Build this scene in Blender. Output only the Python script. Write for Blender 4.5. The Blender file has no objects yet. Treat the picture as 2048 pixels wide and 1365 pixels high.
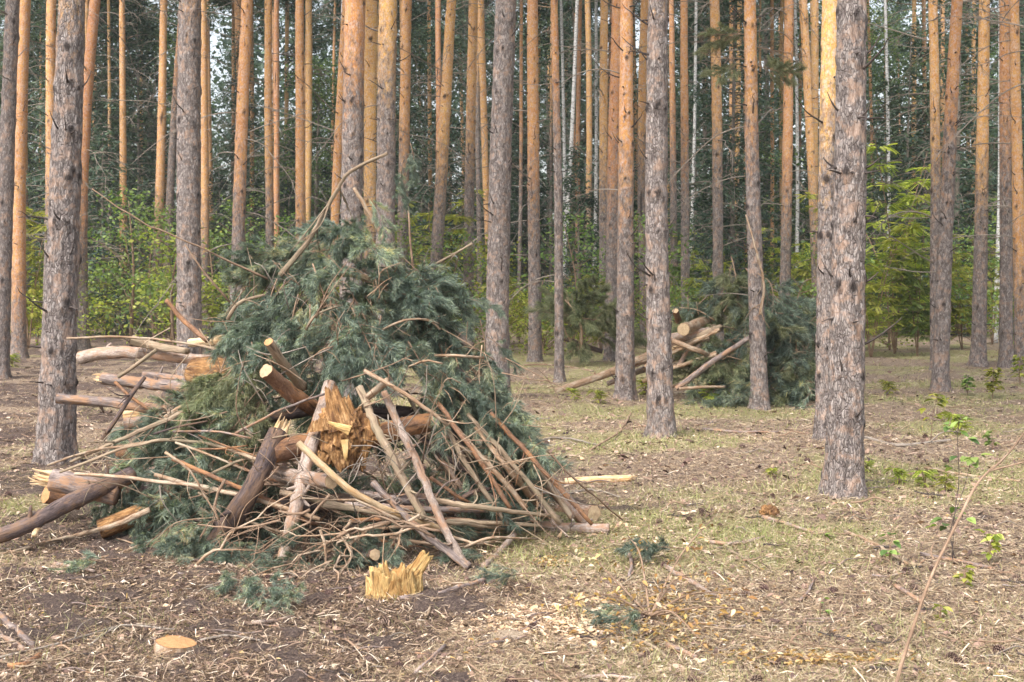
import bpy, math, numpy as np
from mathutils import Vector, Matrix
# ------------------------------------------------------------------ camera, world, sun
scn = bpy.context.scene
F = 2500.0; HC = 1.6; HY = 575.0            # focal length in px of the 2048 px frame, eye height, horizon row
TH = math.atan((682.5 - HY) / F)
cam_d = bpy.data.cameras.new('camera'); cam = bpy.data.objects.new('camera', cam_d)
scn.collection.objects.link(cam); scn.camera = cam
cam.location = (0, 0, HC); cam.rotation_euler = (math.pi / 2 - TH, 0, 0)
cam_d.sensor_width = 36; cam_d.lens = 36 * F / 2048; cam_d.clip_end = 500; cam_d.clip_start = 0.1
cam_d.dof.use_dof = True; cam_d.dof.focus_distance = 8.6; cam_d.dof.aperture_fstop = 7.0
W = bpy.data.worlds.new("World"); scn.world = W; W.use_nodes = True
wn = W.node_tree; bg = wn.nodes['Background']
sky = wn.nodes.new('ShaderNodeTexSky'); sky.sky_type = 'NISHITA'; sky.sun_disc = False
SUN_EL, SUN_AZ = math.radians(52), math.radians(215)
sky.sun_elevation = SUN_EL; sky.sun_rotation = SUN_AZ; sky.dust_density = 4; sky.air_density = 1.2; sky.ozone_density = 1
hsv = wn.nodes.new('ShaderNodeHueSaturation'); hsv.inputs['Saturation'].default_value = 0.42
wn.links.new(sky.outputs[0], hsv.inputs['Color']); wn.links.new(hsv.outputs[0], bg.inputs[0]); bg.inputs[1].default_value = 0.135
sd = bpy.data.lights.new('sun', 'SUN'); sd.energy = 1.6; sd.angle = math.radians(25); sd.color = (1, .95, .88)
so = bpy.data.objects.new('sun', sd); scn.collection.objects.link(so)
so.rotation_euler = (math.pi / 2 - SUN_EL, 0, math.pi - SUN_AZ)
dirv = Vector((math.sin(SUN_AZ) * math.cos(SUN_EL), math.cos(SUN_AZ) * math.cos(SUN_EL), math.sin(SUN_EL)))
so.rotation_euler = dirv.to_track_quat('Z', 'Y').to_euler()
scn.view_settings.view_transform = 'Standard'; scn.view_settings.look = 'None'
scn.view_settings.exposure = 1.46; scn.view_settings.gamma = 1
scn.cycles.max_bounces = 4; scn.cycles.diffuse_bounces = 3; scn.cycles.transparent_max_bounces = 8

# ------------------------------------------------------------------ numeric helpers
RG = np.random.default_rng(7)
def hsh(ix, iy, iz, s):
    h = (ix.astype(np.int64) * 374761393 + iy.astype(np.int64) * 668265263 + iz.astype(np.int64) * 2147483647 + s * 1274126177) & 0xffffffff
    h = ((h ^ (h >> 13)) * 1274126177) & 0xffffffff
    h = ((h ^ (h >> 16)) * 2246822519) & 0xffffffff
    return ((h ^ (h >> 15)) & 0xffffff) / float(0xffffff)
def vn3(x, y, z, s=0):                      # smooth value noise 0..1
    x = np.asarray(x, float); y = np.asarray(y, float); z = np.asarray(z, float) + 0 * x
    xi = np.floor(x); yi = np.floor(y); zi = np.floor(z)
    fx = x - xi; fy = y - yi; fz = z - zi
    fx = fx * fx * (3 - 2 * fx); fy = fy * fy * (3 - 2 * fy); fz = fz * fz * (3 - 2 * fz)
    r = 0
    for a in (0, 1):
        for b in (0, 1):
            for c in (0, 1):
                w = (fx if a else 1 - fx) * (fy if b else 1 - fy) * (fz if c else 1 - fz)
                r = r + w * hsh(xi + a, yi + b, zi + c, s)
    return r
def fbm(x, y, z=0.0, s=0, o=4):
    r = 0; a = .5; t = 0
    for i in range(o):
        r = r + a * vn3(x * 2 ** i, y * 2 ** i, np.asarray(z) * 2 ** i, s + i * 17); t += a; a *= .5
    return r / t
def gh(x, y):                               # ground height
    x = np.asarray(x, float); y = np.asarray(y, float)
    n = np.clip((y - 3) / 6, 0, 1)
    return (fbm(x / 2.5 + 40, y / 2.5 + 40, 0, 3, 3) - .5) * .16 * np.clip((y + 4) / 10, .3, 1) + (fbm(x * 2.2 + 90, y * 2.2 + 90, 0, 9, 3) - .5) * .05
def ray(px, py):
    u = (px - 1024) / F; v = (682.5 - py) / F
    return Vector((u, math.cos(TH) + v * math.sin(TH), -math.sin(TH) + v * math.cos(TH)))
def P(px, py, d):                           # point seen at a pixel, at distance d in front
    r = ray(px, py); r = r * (d / r.y); return Vector((r.x, r.y, HC + r.z))
def G(px, py):                              # ground point seen at a pixel
    r = ray(px, py); t = HC / max(-r.z, 1e-3); p = r * t
    for _ in range(4):
        t = (HC - float(gh(p.x, p.y))) / -r.z; p = r * t
    return Vector((p.x, p.y, HC + r.z * t))
def rnd(a, b): return float(RG.uniform(a, b))

# ------------------------------------------------------------------ object helpers
COL = scn.collection
def tag(o, label=None, cat=None, group=None, kind=None):
    if label: o['label'] = label
    if cat: o['category'] = cat
    if group: o['group'] = group
    if kind: o['kind'] = kind
    return o
def empty(name, loc, label, cat, group=None, rot=(0, 0, 0)):
    o = bpy.data.objects.new(name, None); COL.objects.link(o); o.location = loc; o.rotation_euler = rot
    o.empty_display_size = .1
    return tag(o, label, cat, group)
def link(name, me, parent=None, loc=(0, 0, 0), rot=(0, 0, 0), sc=(1, 1, 1)):
    o = bpy.data.objects.new(name, me); COL.objects.link(o); o.location = loc; o.rotation_euler = rot; o.scale = sc
    if parent: o.parent = parent
    return o
class MB:
    def __init__(s): s.V = []; s.F = {}; s.T = []; s.R = []; s.n = 0; s.A = []
    def add(s, V, Fc, tint=.5, rest=None, mat=0, aux=0.0):
        V = np.asarray(V, float).reshape(-1, 3); m = len(V)
        s.V.append(V); s.T.append(np.broadcast_to(np.asarray(tint, float), (m,)).copy())
        s.A.append(np.broadcast_to(np.asarray(aux, float), (m,)).copy())
        s.R.append(V if rest is None else np.asarray(rest, float))
        for f in (Fc if isinstance(Fc, list) else [Fc]):
            f = np.asarray(f, int)
            if len(f): s.F.setdefault((f.shape[1], mat), []).append(f + s.n)
        s.n += m
    def mesh(s, name, mats, smooth=True, org=(0, 0, 0)):
        me = bpy.data.meshes.new(name)
        V = np.concatenate(s.V) - np.asarray(org, float)
        me.vertices.add(len(V)); me.vertices.foreach_set('co', V.ravel())
        loops = []; tot = []; mi = []
        for (k, m), fs in s.F.items():
            f = np.concatenate(fs); loops.append(f.ravel()); tot.append(np.full(len(f), k)); mi.append(np.full(len(f), m))
        loops = np.concatenate(loops); tot = np.concatenate(tot); mi = np.concatenate(mi)
        me.loops.add(len(loops)); me.loops.foreach_set('vertex_index', loops)
        me.polygons.add(len(tot)); st = np.concatenate([[0], np.cumsum(tot)[:-1]])
        me.polygons.foreach_set('loop_start', st); me.polygons.foreach_set('loop_total', tot)
        me.polygons.foreach_set('material_index', mi); me.polygons.foreach_set('use_smooth', np.full(len(tot), smooth))
        a = me.attributes.new('tint', 'FLOAT', 'POINT'); a.data.foreach_set('value', np.concatenate(s.T))
        a = me.attributes.new('aux', 'FLOAT', 'POINT'); a.data.foreach_set('value', np.concatenate(s.A))
        a = me.attributes.new('rest', 'FLOAT_VECTOR', 'POINT'); a.data.foreach_set('vector', np.concatenate(s.R).ravel())
        for m in (mats if isinstance(mats, list) else [mats]): me.materials.append(m)
        me.update(calc_edges=True)
        return me
def spline(pts, m):
    p = np.array([list(q) for q in pts], float)
    if len(p) == 2: t = np.linspace(0, 1, m)[:, None]; return p[0] * (1 - t) + p[1] * t
    p = np.vstack([2 * p[0] - p[1], p, 2 * p[-1] - p[-2]]); k = len(p) - 3
    t = np.linspace(0, k - 1e-6, m); i = t.astype(int); t = (t - i)[:, None]
    a, b, c, d = p[i], p[i + 1], p[i + 2], p[i + 3]
    return .5 * ((2 * b) + (-a + c) * t + (2 * a - 5 * b + 4 * c - d) * t ** 2 + (-a + 3 * b - 3 * c + d) * t ** 3)
def frames(p):
    T = np.gradient(p, axis=0); T /= np.linalg.norm(T, axis=1)[:, None] + 1e-9
    N = np.zeros_like(T); a = np.array([0, 0, 1.]) if abs(T[0][2]) < .9 else np.array([1., 0, 0])
    n = np.cross(T[0], a); n /= np.linalg.norm(n); N[0] = n
    for i in range(1, len(p)):
        n = n - T[i] * n.dot(T[i]); n /= np.linalg.norm(n) + 1e-9; N[i] = n
    return T, N, np.cross(T, N)
def tube(mb, pts, r0, r1=None, m=8, n=6, rough=0, seed=0, caps=(1, 1), mat=0, tint=.5, rfun=None, nz=8., smooth_pts=True, wob=0):
    p = spline(pts, m) if smooth_pts else np.asarray(pts, float); m = len(p)
    if wob:
        k = np.arange(m); ww = np.sin(np.pi * k / (m - 1))
        for ax in range(3): p[:, ax] += (vn3(k * .7, k * 0 + ax * 7.3, k * 0, seed + 5) - .5) * wob * ww
    T, N, B = frames(p)
    s = np.concatenate([[0], np.cumsum(np.linalg.norm(np.diff(p, axis=0), axis=1))])
    r1 = r0 if r1 is None else r1
    R = r0 + (r1 - r0) * s / s[-1]
    if rfun is not None: R = rfun(s, R)
    ph = np.arange(n) / n * 2 * np.pi; c = np.cos(ph)[None]; q = np.sin(ph)[None]
    RR = R[:, None] * np.ones((1, n))
    if rough: RR = RR * (1 + rough * 2 * (fbm(c * 1.6 + seed * 3.1, q * 1.6 + seed * 1.7, s[:, None] * nz, seed, 3) - .5))
    V = p[:, None, :] + RR[..., None] * (c[..., None] * N[:, None] + q[..., None] * B[:, None])
    off = seed * 0.37
    rest = np.stack([RR * c + off, RR * q + off, s[:, None] + 0 * RR], -1)
    i = np.arange(m - 1)[:, None] * n; j = np.arange(n)[None]; j2 = (j + 1) % n
    Q = np.stack([i + j, i + j2, i + n + j2, i + n + j], -1).reshape(-1, 4)
    Fc = [Q]
    if caps[0]: Fc.append(np.arange(n)[::-1][None])
    if caps[1]: Fc.append(((m - 1) * n + np.arange(n))[None])
    mb.add(V.reshape(-1, 3), Fc, tint=tint, rest=rest.reshape(-1, 3), mat=mat)
    return p, T, N, B, s, RR

# ------------------------------------------------------------------ materials
def mat(name):
    m = bpy.data.materials.new(name); m.use_nodes = True; nt = m.node_tree
    b = nt.nodes['Principled BSDF']; b.inputs['Roughness'].default_value = .85
    b.inputs['Specular IOR Level'].default_value = .25
    return m, nt, b
def nd(nt, t, **k):
    n = nt.nodes.new(t)
    for a, v in k.items():
        if a.startswith('i_'): n.inputs[a[2:].replace('_', ' ')].default_value = v
        else: setattr(n, a, v)
    return n
def ramp(nt, src, stops):
    n = nt.nodes.new('ShaderNodeValToRGB'); e = n.color_ramp.elements
    while len(e) < len(stops): e.new(.5)
    for x, (p, c) in zip(e, stops): x.position = p; x.color = (*c, 1) if not isinstance(c, (int, float)) else (c, c, c, 1)
    nt.links.new(src, n.inputs[0]); return n.outputs[0]
def mix(nt, fac, a, b, mode='MIX'):
    n = nt.nodes.new('ShaderNodeMix'); n.data_type = 'RGBA'; n.blend_type = mode
    for k, v in ((0, fac), (6, a), (7, b)):
        if hasattr(v, 'links'): nt.links.new(v, n.inputs[k])
        elif isinstance(v, (int, float)) : n.inputs[k].default_value = v if k == 0 else (v, v, v, 1)
        else: n.inputs[k].default_value = (*v, 1)
    return n.outputs[2]
def mth(nt, op, a, b=0.0, c=None):
    n = nt.nodes.new('ShaderNodeMath'); n.operation = op
    for k, v in ((0, a), (1, b), (2, c)):
        if v is None: continue
        if hasattr(v, 'links'): nt.links.new(v, n.inputs[k])
        else: n.inputs[k].default_value = v
    return n.outputs[0]
def vec(nt, src, sc, rot=None):
    n = nt.nodes.new('ShaderNodeMapping'); n.inputs['Scale'].default_value = sc
    nt.links.new(src, n.inputs[0]); return n.outputs[0]
def noise(nt, v, scale, det=4, rough=.6):
    n = nt.nodes.new('ShaderNodeTexNoise'); n.inputs['Scale'].default_value = scale; n.inputs['Detail'].default_value = det; n.inputs['Roughness'].default_value = rough
    nt.links.new(v, n.inputs['Vector']); return n.outputs['Fac']
def vor(nt, v, scale, feat='DISTANCE_TO_EDGE', rnd_=1.0):
    n = nt.nodes.new('ShaderNodeTexVoronoi'); n.feature = feat; n.inputs['Scale'].default_value = scale; n.inputs['Randomness'].default_value = rnd_
    nt.links.new(v, n.inputs['Vector']); return n
def attr(nt, name, out='Fac', typ='GEOMETRY'):
    n = nt.nodes.new('ShaderNodeAttribute'); n.attribute_name = name; n.attribute_type = typ; return n.outputs[out]
def bump(nt, b, h, strength, dist):
    n = nt.nodes.new('ShaderNodeBump'); n.inputs['Strength'].default_value = strength; n.inputs['Distance'].default_value = dist
    nt.links.new(h, n.inputs['Height']); nt.links.new(n.outputs[0], b.inputs['Normal'])

def mk_bark():
    m, nt, b = mat('pine bark'); L = nt.links
    rest = attr(nt, 'rest', 'Vector'); ora = attr(nt, 'tint'); knot = attr(nt, 'aux')
    nz = nt.nodes.new('ShaderNodeTexNoise'); nz.inputs['Scale'].default_value = 6; nz.inputs['Detail'].default_value = 3; L.new(rest, nz.inputs['Vector'])
    wv = nt.nodes.new('ShaderNodeVectorMath'); wv.operation = 'MULTIPLY_ADD'; L.new(nz.outputs['Color'], wv.inputs[0]); wv.inputs[1].default_value = (.07, .07, .12); L.new(rest, wv.inputs[2])
    wp = wv.outputs[0]
    # grey plated bark
    v1 = vor(nt, vec(nt, wp, (1, 1, .34)), 52); e1 = v1.outputs['Distance']
    v1c = vor(nt, vec(nt, wp, (1, 1, .34)), 52, 'F1')
    sg = nt.nodes.new('ShaderNodeSeparateColor'); L.new(v1c.outputs['Color'], sg.inputs[0])
    n1 = noise(nt, vec(nt, rest, (1, 1, .45)), 95, 6, .8); n2 = noise(nt, rest, 9, 4, .65); n5 = noise(nt, vec(nt, wp, (1, 1, .22)), 34, 5, .7)
    crack = ramp(nt, mth(nt, 'ADD', e1, mth(nt, 'MULTIPLY_ADD', n2, .5, -.2)), [(.02, 0.), (.16, 1.)]); crack3 = ramp(nt, n5, [(.36, 0.), (.50, 1.)])
    gs = mth(nt, 'ADD', mth(nt, 'MULTIPLY', n1, .72), mth(nt, 'MULTIPLY', sg.outputs[0], .28))
    grey = ramp(nt, gs, [(.30, (.115, .092, .083)), (.44, (.235, .197, .180)), (.57, (.325, .28, .26)), (.73, (.45, .405, .38))])
    grey = mix(nt, ramp(nt, n2, [(.50, 0.), (.62, .38)]), grey, (.46, .26, .15))
    grey = mix(nt, mth(nt, 'MULTIPLY_ADD', crack, -.55, .55), grey, (.07, .052, .052)); grey = mix(nt, mth(nt, 'MULTIPLY_ADD', crack3, -.6, .6), grey, (.085, .065, .062))
    # orange flaking bark
    v2c = vor(nt, vec(nt, wp, (1, 1, .6)), 38, 'F1'); c2 = v2c.outputs['Color']
    sep = nt.nodes.new('ShaderNodeSeparateColor'); L.new(c2, sep.inputs[0])
    v2 = vor(nt, vec(nt, wp, (1, 1, .6)), 38); e2 = v2.outputs['Distance']
    n3 = noise(nt, rest, 5, 5, .7); n4 = noise(nt, vec(nt, rest, (1, 1, .5)), 45, 4, .7)
    orange = ramp(nt, n3, [(.3, (.50, .22, .075)), (.5, (.66, .34, .11)), (.7, (.71, .44, .16))])
    flake = ramp(nt, n4, [(.3, (.42, .21, .10)), (.5, (.66, .39, .21)), (.62, (.62, .46, .38)), (.8, (.66, .56, .50))])
    orange = mix(nt, ramp(nt, sep.outputs[0], [(.35, 0.), (.75, .85)]), orange, flake)
    orange = mix(nt, ramp(nt, e2, [(0, .38), (.1, 0.)]), orange, (.26, .11, .05))
    wf = noise(nt, vec(nt, rest, (1, 1, .7)), 24, 6, .8); orange = mix(nt, ramp(nt, wf, [(.52, 0.), (.60, .8)]), orange, (.60, .45, .39))
    fl = noise(nt, vec(nt, rest, (1, 1, .8)), 38, 3, .6); orange = mix(nt, ramp(nt, fl, [(.60, 0.), (.70, .75)]), orange, (.22, .11, .065)); orange = mix(nt, mth(nt, 'MULTIPLY_ADD', crack, -.35, .35), orange, (.24, .12, .07))
    oi = nt.nodes.new('ShaderNodeObjectInfo')
    hs = nt.nodes.new('ShaderNodeHueSaturation'); L.new(orange, hs.inputs['Color'])
    L.new(mth(nt, 'MULTIPLY_ADD', oi.outputs['Random'], .022, .489), hs.inputs['Hue'])
    L.new(mth(nt, 'MULTIPLY_ADD', oi.outputs['Random'], .20, .84), hs.inputs['Value']); hs.inputs['Saturation'].default_value = 1.0
    # patchy border of the two
    fm = mth(nt, 'ADD', ora, mth(nt, 'MULTIPLY_ADD', noise(nt, vec(nt, rest, (1, 1, .5)), 14, 5, .75), 1.7, -.85))
    fm = ramp(nt, fm, [(.30, 0.), (.70, 1.)])
    col = mix(nt, fm, grey, hs.outputs[0])
    kn = mth(nt, 'MULTIPLY', knot, mth(nt, 'MULTIPLY_ADD', n1, 2.2, -.1)); kn = ramp(nt, kn, [(.3, 0.), (.8, .95)])
    col = mix(nt, kn, col, (.035, .026, .024))
    L.new(col, b.inputs['Base Color'])
    h1 = mth(nt, 'ADD', mth(nt, 'MULTIPLY', crack, 1.0), mth(nt, 'MULTIPLY', n1, .7)); h1 = mth(nt, 'ADD', h1, mth(nt, 'MULTIPLY', crack3, .25))
    h2 = mth(nt, 'ADD', mth(nt, 'MULTIPLY', sep.outputs[0], .45), mth(nt, 'MULTIPLY', n4, .35))
    hm = nt.nodes.new('ShaderNodeMix'); L.new(fm, hm.inputs[0]); L.new(h1, hm.inputs[2]); L.new(h2, hm.inputs[3])
    bump(nt, b, hm.outputs[0], .9, .014)
    return m
M_BARK = mk_bark()

def mk_wood(name, base, mid, lite, crackc, patch=None, scale=1., fiber=True):
    m, nt, b = mat(name); L = nt.links; rest = attr(nt, 'rest', 'Vector')
    n1 = noise(nt, vec(nt, rest, (1, 1, .09 if fiber else .5)), 110 * scale, 4, .7); n2 = noise(nt, vec(nt, rest, (1, 1, .5)), 22 * scale, 5, .7)
    s = mth(nt, 'ADD', mth(nt, 'MULTIPLY', n1, .5), mth(nt, 'MULTIPLY', n2, .5))
    c = ramp(nt, s, [(.32, base), (.5, mid), (.66, lite)])
    if patch: c = mix(nt, ramp(nt, noise(nt, vec(nt, rest, (1, 1, .45)), 13 * scale, 5, .75), [(.47, 0.), (.58, .9)]), c, patch)
    cr = ramp(nt, noise(nt, vec(nt, rest, (1, 1, .12)), 48 * scale, 2, .5), [(.30, 1.), (.38, 0.)])
    c = mix(nt, mth(nt, 'MULTIPLY', cr, .75), c, crackc)
    oi = nt.nodes.new('ShaderNodeObjectInfo'); hs = nt.nodes.new('ShaderNodeHueSaturation'); L.new(c, hs.inputs['Color'])
    L.new(mth(nt, 'MULTIPLY_ADD', oi.outputs['Random'], .35, .82), hs.inputs['Value'])
    L.new(hs.outputs[0], b.inputs['Base Color']); bump(nt, b, s, .95, .014)
    return m
M = {}
M['grey'] = mk_wood('weathered grey wood', (.08, .058, .055), (.21, .165, .15), (.42, .35, .31), (.035, .025, .025), (.33, .19, .11))
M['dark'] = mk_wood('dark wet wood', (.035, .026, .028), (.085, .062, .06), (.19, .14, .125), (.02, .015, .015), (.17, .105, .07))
M['brown'] = mk_wood('reddish brown bark', (.085, .045, .030), (.185, .10, .062), (.33, .20, .13), (.035, .02, .015), (.34, .17, .08), fiber=False)
M['orange'] = mk_wood('thin orange bark', (.14, .085, .05), (.29, .185, .115), (.46, .33, .23), (.07, .042, .028), (.40, .32, .24))
M['pink'] = mk_wood('pinkish pole bark', (.12, .085, .07), (.31, .24, .20), (.51, .43, .38), (.05, .032, .026), (.32, .19, .12), fiber=False)
M['pale'] = mk_wood('peeled pale wood', (.40, .26, .14), (.60, .44, .27), (.72, .58, .40), (.25, .14, .06), (.55, .33, .15))
M['olive'] = mk_wood('tan branch bark', (.15, .10, .065), (.28, .205, .14), (.42, .33, .25), (.08, .05, .035), (.25, .20, .135))
M['twig'] = mk_wood('twig bark', (.13, .085, .06), (.25, .165, .11), (.40, .29, .21), (.06, .04, .03))
M['dead'] = mk_wood('dead branch bark', (.13, .105, .09), (.25, .21, .175), (.40, .35, .30), (.06, .05, .045))
M['deadd'] = mk_wood('black dead branch', (.03, .024, .022), (.07, .055, .05), (.15, .12, .105), (.02, .015, .015))
M['rot'] = mk_wood('rotten ochre heartwood', (.05, .025, .014), (.30, .155, .06), (.60, .38, .19), (.02, .012, .008), (.12, .058, .028), scale=.9)
M['ylw'] = mk_wood('bright yellow splintered wood', (.18, .10, .045), (.47, .31, .125), (.68, .53, .28), (.06, .03, .015), (.30, .16, .055), scale=.55)
def mk_cut(name, a, b_, c):
    m, nt, b = mat(name); L = nt.links; rest = attr(nt, 'rest', 'Vector')
    w = nt.nodes.new('ShaderNodeTexWave'); w.wave_type = 'RINGS'; w.rings_direction = 'Z'; w.inputs['Scale'].default_value = 60; w.inputs['Distortion'].default_value = 2.5; w.inputs['Detail'].default_value = 2
    L.new(rest, w.inputs['Vector']); n = noise(nt, rest, 40, 4, .7)
    col = ramp(nt, mth(nt, 'ADD', mth(nt, 'MULTIPLY', w.outputs['Fac'], .4), mth(nt, 'MULTIPLY', n, .6)), [(.25, a), (.5, b_), (.75, c)])
    rad = attr(nt, 'aux'); col = mix(nt, ramp(nt, rad, [(0, .6), (.12, 0.), (.93, 0.), (1., .7)]), col, (.25, .11, .045))
    L.new(col, b.inputs['Base Color']); bump(nt, b, n, .4, .004); return m
M['cut'] = mk_cut('sawn end grain', (.20, .13, .075), (.39, .28, .17), (.54, .42, .28))
M['cuto'] = mk_cut('orange sawn end grain', (.24, .12, .055), (.42, .22, .095), (.54, .33, .16))

def mk_leaf(name, stops, transl=.35, spec=.3, objv=.25, tr=(1.2, 1.25, .6)):
    m, nt, b = mat(name); L = nt.links
    t = attr(nt, 'tint'); c = ramp(nt, t, stops)
    oi = nt.nodes.new('ShaderNodeObjectInfo'); hs = nt.nodes.new('ShaderNodeHueSaturation'); L.new(c, hs.inputs['Color'])
    L.new(mth(nt, 'MULTIPLY_ADD', oi.outputs['Random'], objv, 1 - objv / 2), hs.inputs['Value'])
    L.new(mth(nt, 'MULTIPLY_ADD', oi.outputs['Random'], .03, .485), hs.inputs['Hue'])
    L.new(hs.outputs[0], b.inputs['Base Color']); b.inputs['Roughness'].default_value = .55; b.inputs['Specular IOR Level'].default_value = spec
    if transl:
        tl = nt.nodes.new('ShaderNodeBsdfTranslucent'); tc = mix(nt, 1., hs.outputs[0], tr, 'MULTIPLY'); L.new(tc, tl.inputs[0])
        ms = nt.nodes.new('ShaderNodeMixShader'); ms.inputs[0].default_value = transl
        L.new(b.outputs[0], ms.inputs[1]); L.new(tl.outputs[0], ms.inputs[2]); L.new(ms.outputs[0], nt.nodes['Material Output'].inputs[0])
    return m
M['needle'] = mk_leaf('blue green pine needles', [(0, (.045, .068, .056)), (.35, (.14, .185, .15)), (.65, (.30, .355, .27)), (.88, (.46, .49, .32)), (1, (.56, .47, .24))], .25, .45, .35)
M['pneedle2'] = mk_leaf('olive pine needles', [(0, (.05, .065, .035)), (.5, (.15, .175, .095)), (1, (.34, .34, .19))], .2, .4, .35)
M['farneedle'] = mk_leaf('far dark conifer needles', [(0, (.02, .038, .03)), (.5, (.065, .105, .075)), (1, (.19, .25, .16))], .25, .3, .5)
M['farleaf'] = mk_leaf('far broad leaves', [(0, (.035, .065, .03)), (.5, (.10, .155, .06)), (1, (.27, .34, .14))], .4, .3, .5)
M['lime'] = mk_leaf('yellow green leaves', [(0, (.11, .15, .03)), (.45, (.28, .32, .06)), (.8, (.50, .50, .12)), (1, (.62, .59, .22))], .5, .3, .35)
M['green'] = mk_leaf('mid green leaves', [(0, (.07, .12, .04)), (.5, (.18, .27, .08)), (1, (.34, .43, .13))], .4, .35, .3)
M['wither'] = mk_leaf('withered ochre leaves', [(0, (.13, .07, .03)), (.4, (.34, .19, .06)), (.75, (.52, .35, .14)), (1, (.62, .50, .34))], .3, .3, .3)
M['grass'] = mk_leaf('short grass', [(0, (.13, .17, .07)), (.35, (.28, .32, .12)), (.7, (.47, .45, .22)), (1, (.60, .52, .34))], .35, .2, 0)
M['litter'] = mk_leaf('litter', [(0, (.035, .022, .022)), (.25, (.14, .088, .072)), (.5, (.34, .225, .165)), (.75, (.56, .43, .33)), (.92, (.70, .60, .50)), (1, (.56, .33, .10))], 0, .2, 0)
M['chips'] = mk_leaf('pale chips', [(0, (.32, .19, .10)), (.5, (.58, .40, .25)), (.8, (.70, .54, .37)), (1, (.74, .62, .48))], 0, .2, 0)
M['strawn'] = mk_leaf('dry needles', [(0, (.08, .05, .04)), (.3, (.22, .135, .09)), (.6, (.40, .28, .185)), (.85, (.54, .42, .30)), (1, (.60, .50, .40))], 0, .2, 0)
M['cone'] = mk_leaf('pine cone scales', [(0, (.03, .018, .018)), (.5, (.085, .05, .045)), (1, (.19, .125, .10))], 0, .2, .3)

# ------------------------------------------------------------------ ground
def green_mask(x, y):
    g = fbm(np.asarray(x) / 1.6 + 11, np.asarray(y) / 1.6 + 31, 0, 21, 4)
    ang = np.asarray(x) / (np.asarray(y) + .01)
    b = np.clip(ang * 2.2 + .12, -.30, .30)
    b = b + np.where((np.asarray(y) > 11) & (np.asarray(y) < 14.5), -.10, 0) + np.where(np.asarray(y) < 6.0, -.10, 0)
    return np.clip((g - .5) * 3.6 + .40 + b, 0, 1)
SAW = G(1090, 1250); SAW2 = G(1180, 1060)
def saw_mask(x, y):
    d = np.hypot((x - SAW.x) / .36, (y - SAW.y) / .38) + (fbm(x * 6, y * 6, 0, 5, 3) - .5) * 1.3
    return np.clip(1.25 - d, 0, 1)
def soil_shade_mask(x, y):
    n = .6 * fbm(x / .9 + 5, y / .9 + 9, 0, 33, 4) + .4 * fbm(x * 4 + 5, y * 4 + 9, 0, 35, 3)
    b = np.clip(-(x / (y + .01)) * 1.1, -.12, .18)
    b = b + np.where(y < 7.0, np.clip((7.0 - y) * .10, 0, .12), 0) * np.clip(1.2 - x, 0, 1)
    b = b + .30 * np.exp(-((x + 1.0) / 1.5) ** 2 - ((y - 8.7) / 1.2) ** 2) + .3 * np.exp(-((x - 3.5) / 1.1) ** 2 - ((y - 18.2) / 1.0) ** 2)  # painted shade: ground darkened under both heaps in place of contact shadow
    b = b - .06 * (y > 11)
    return np.clip((n - .52 + b) * 6, 0, 1)
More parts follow.
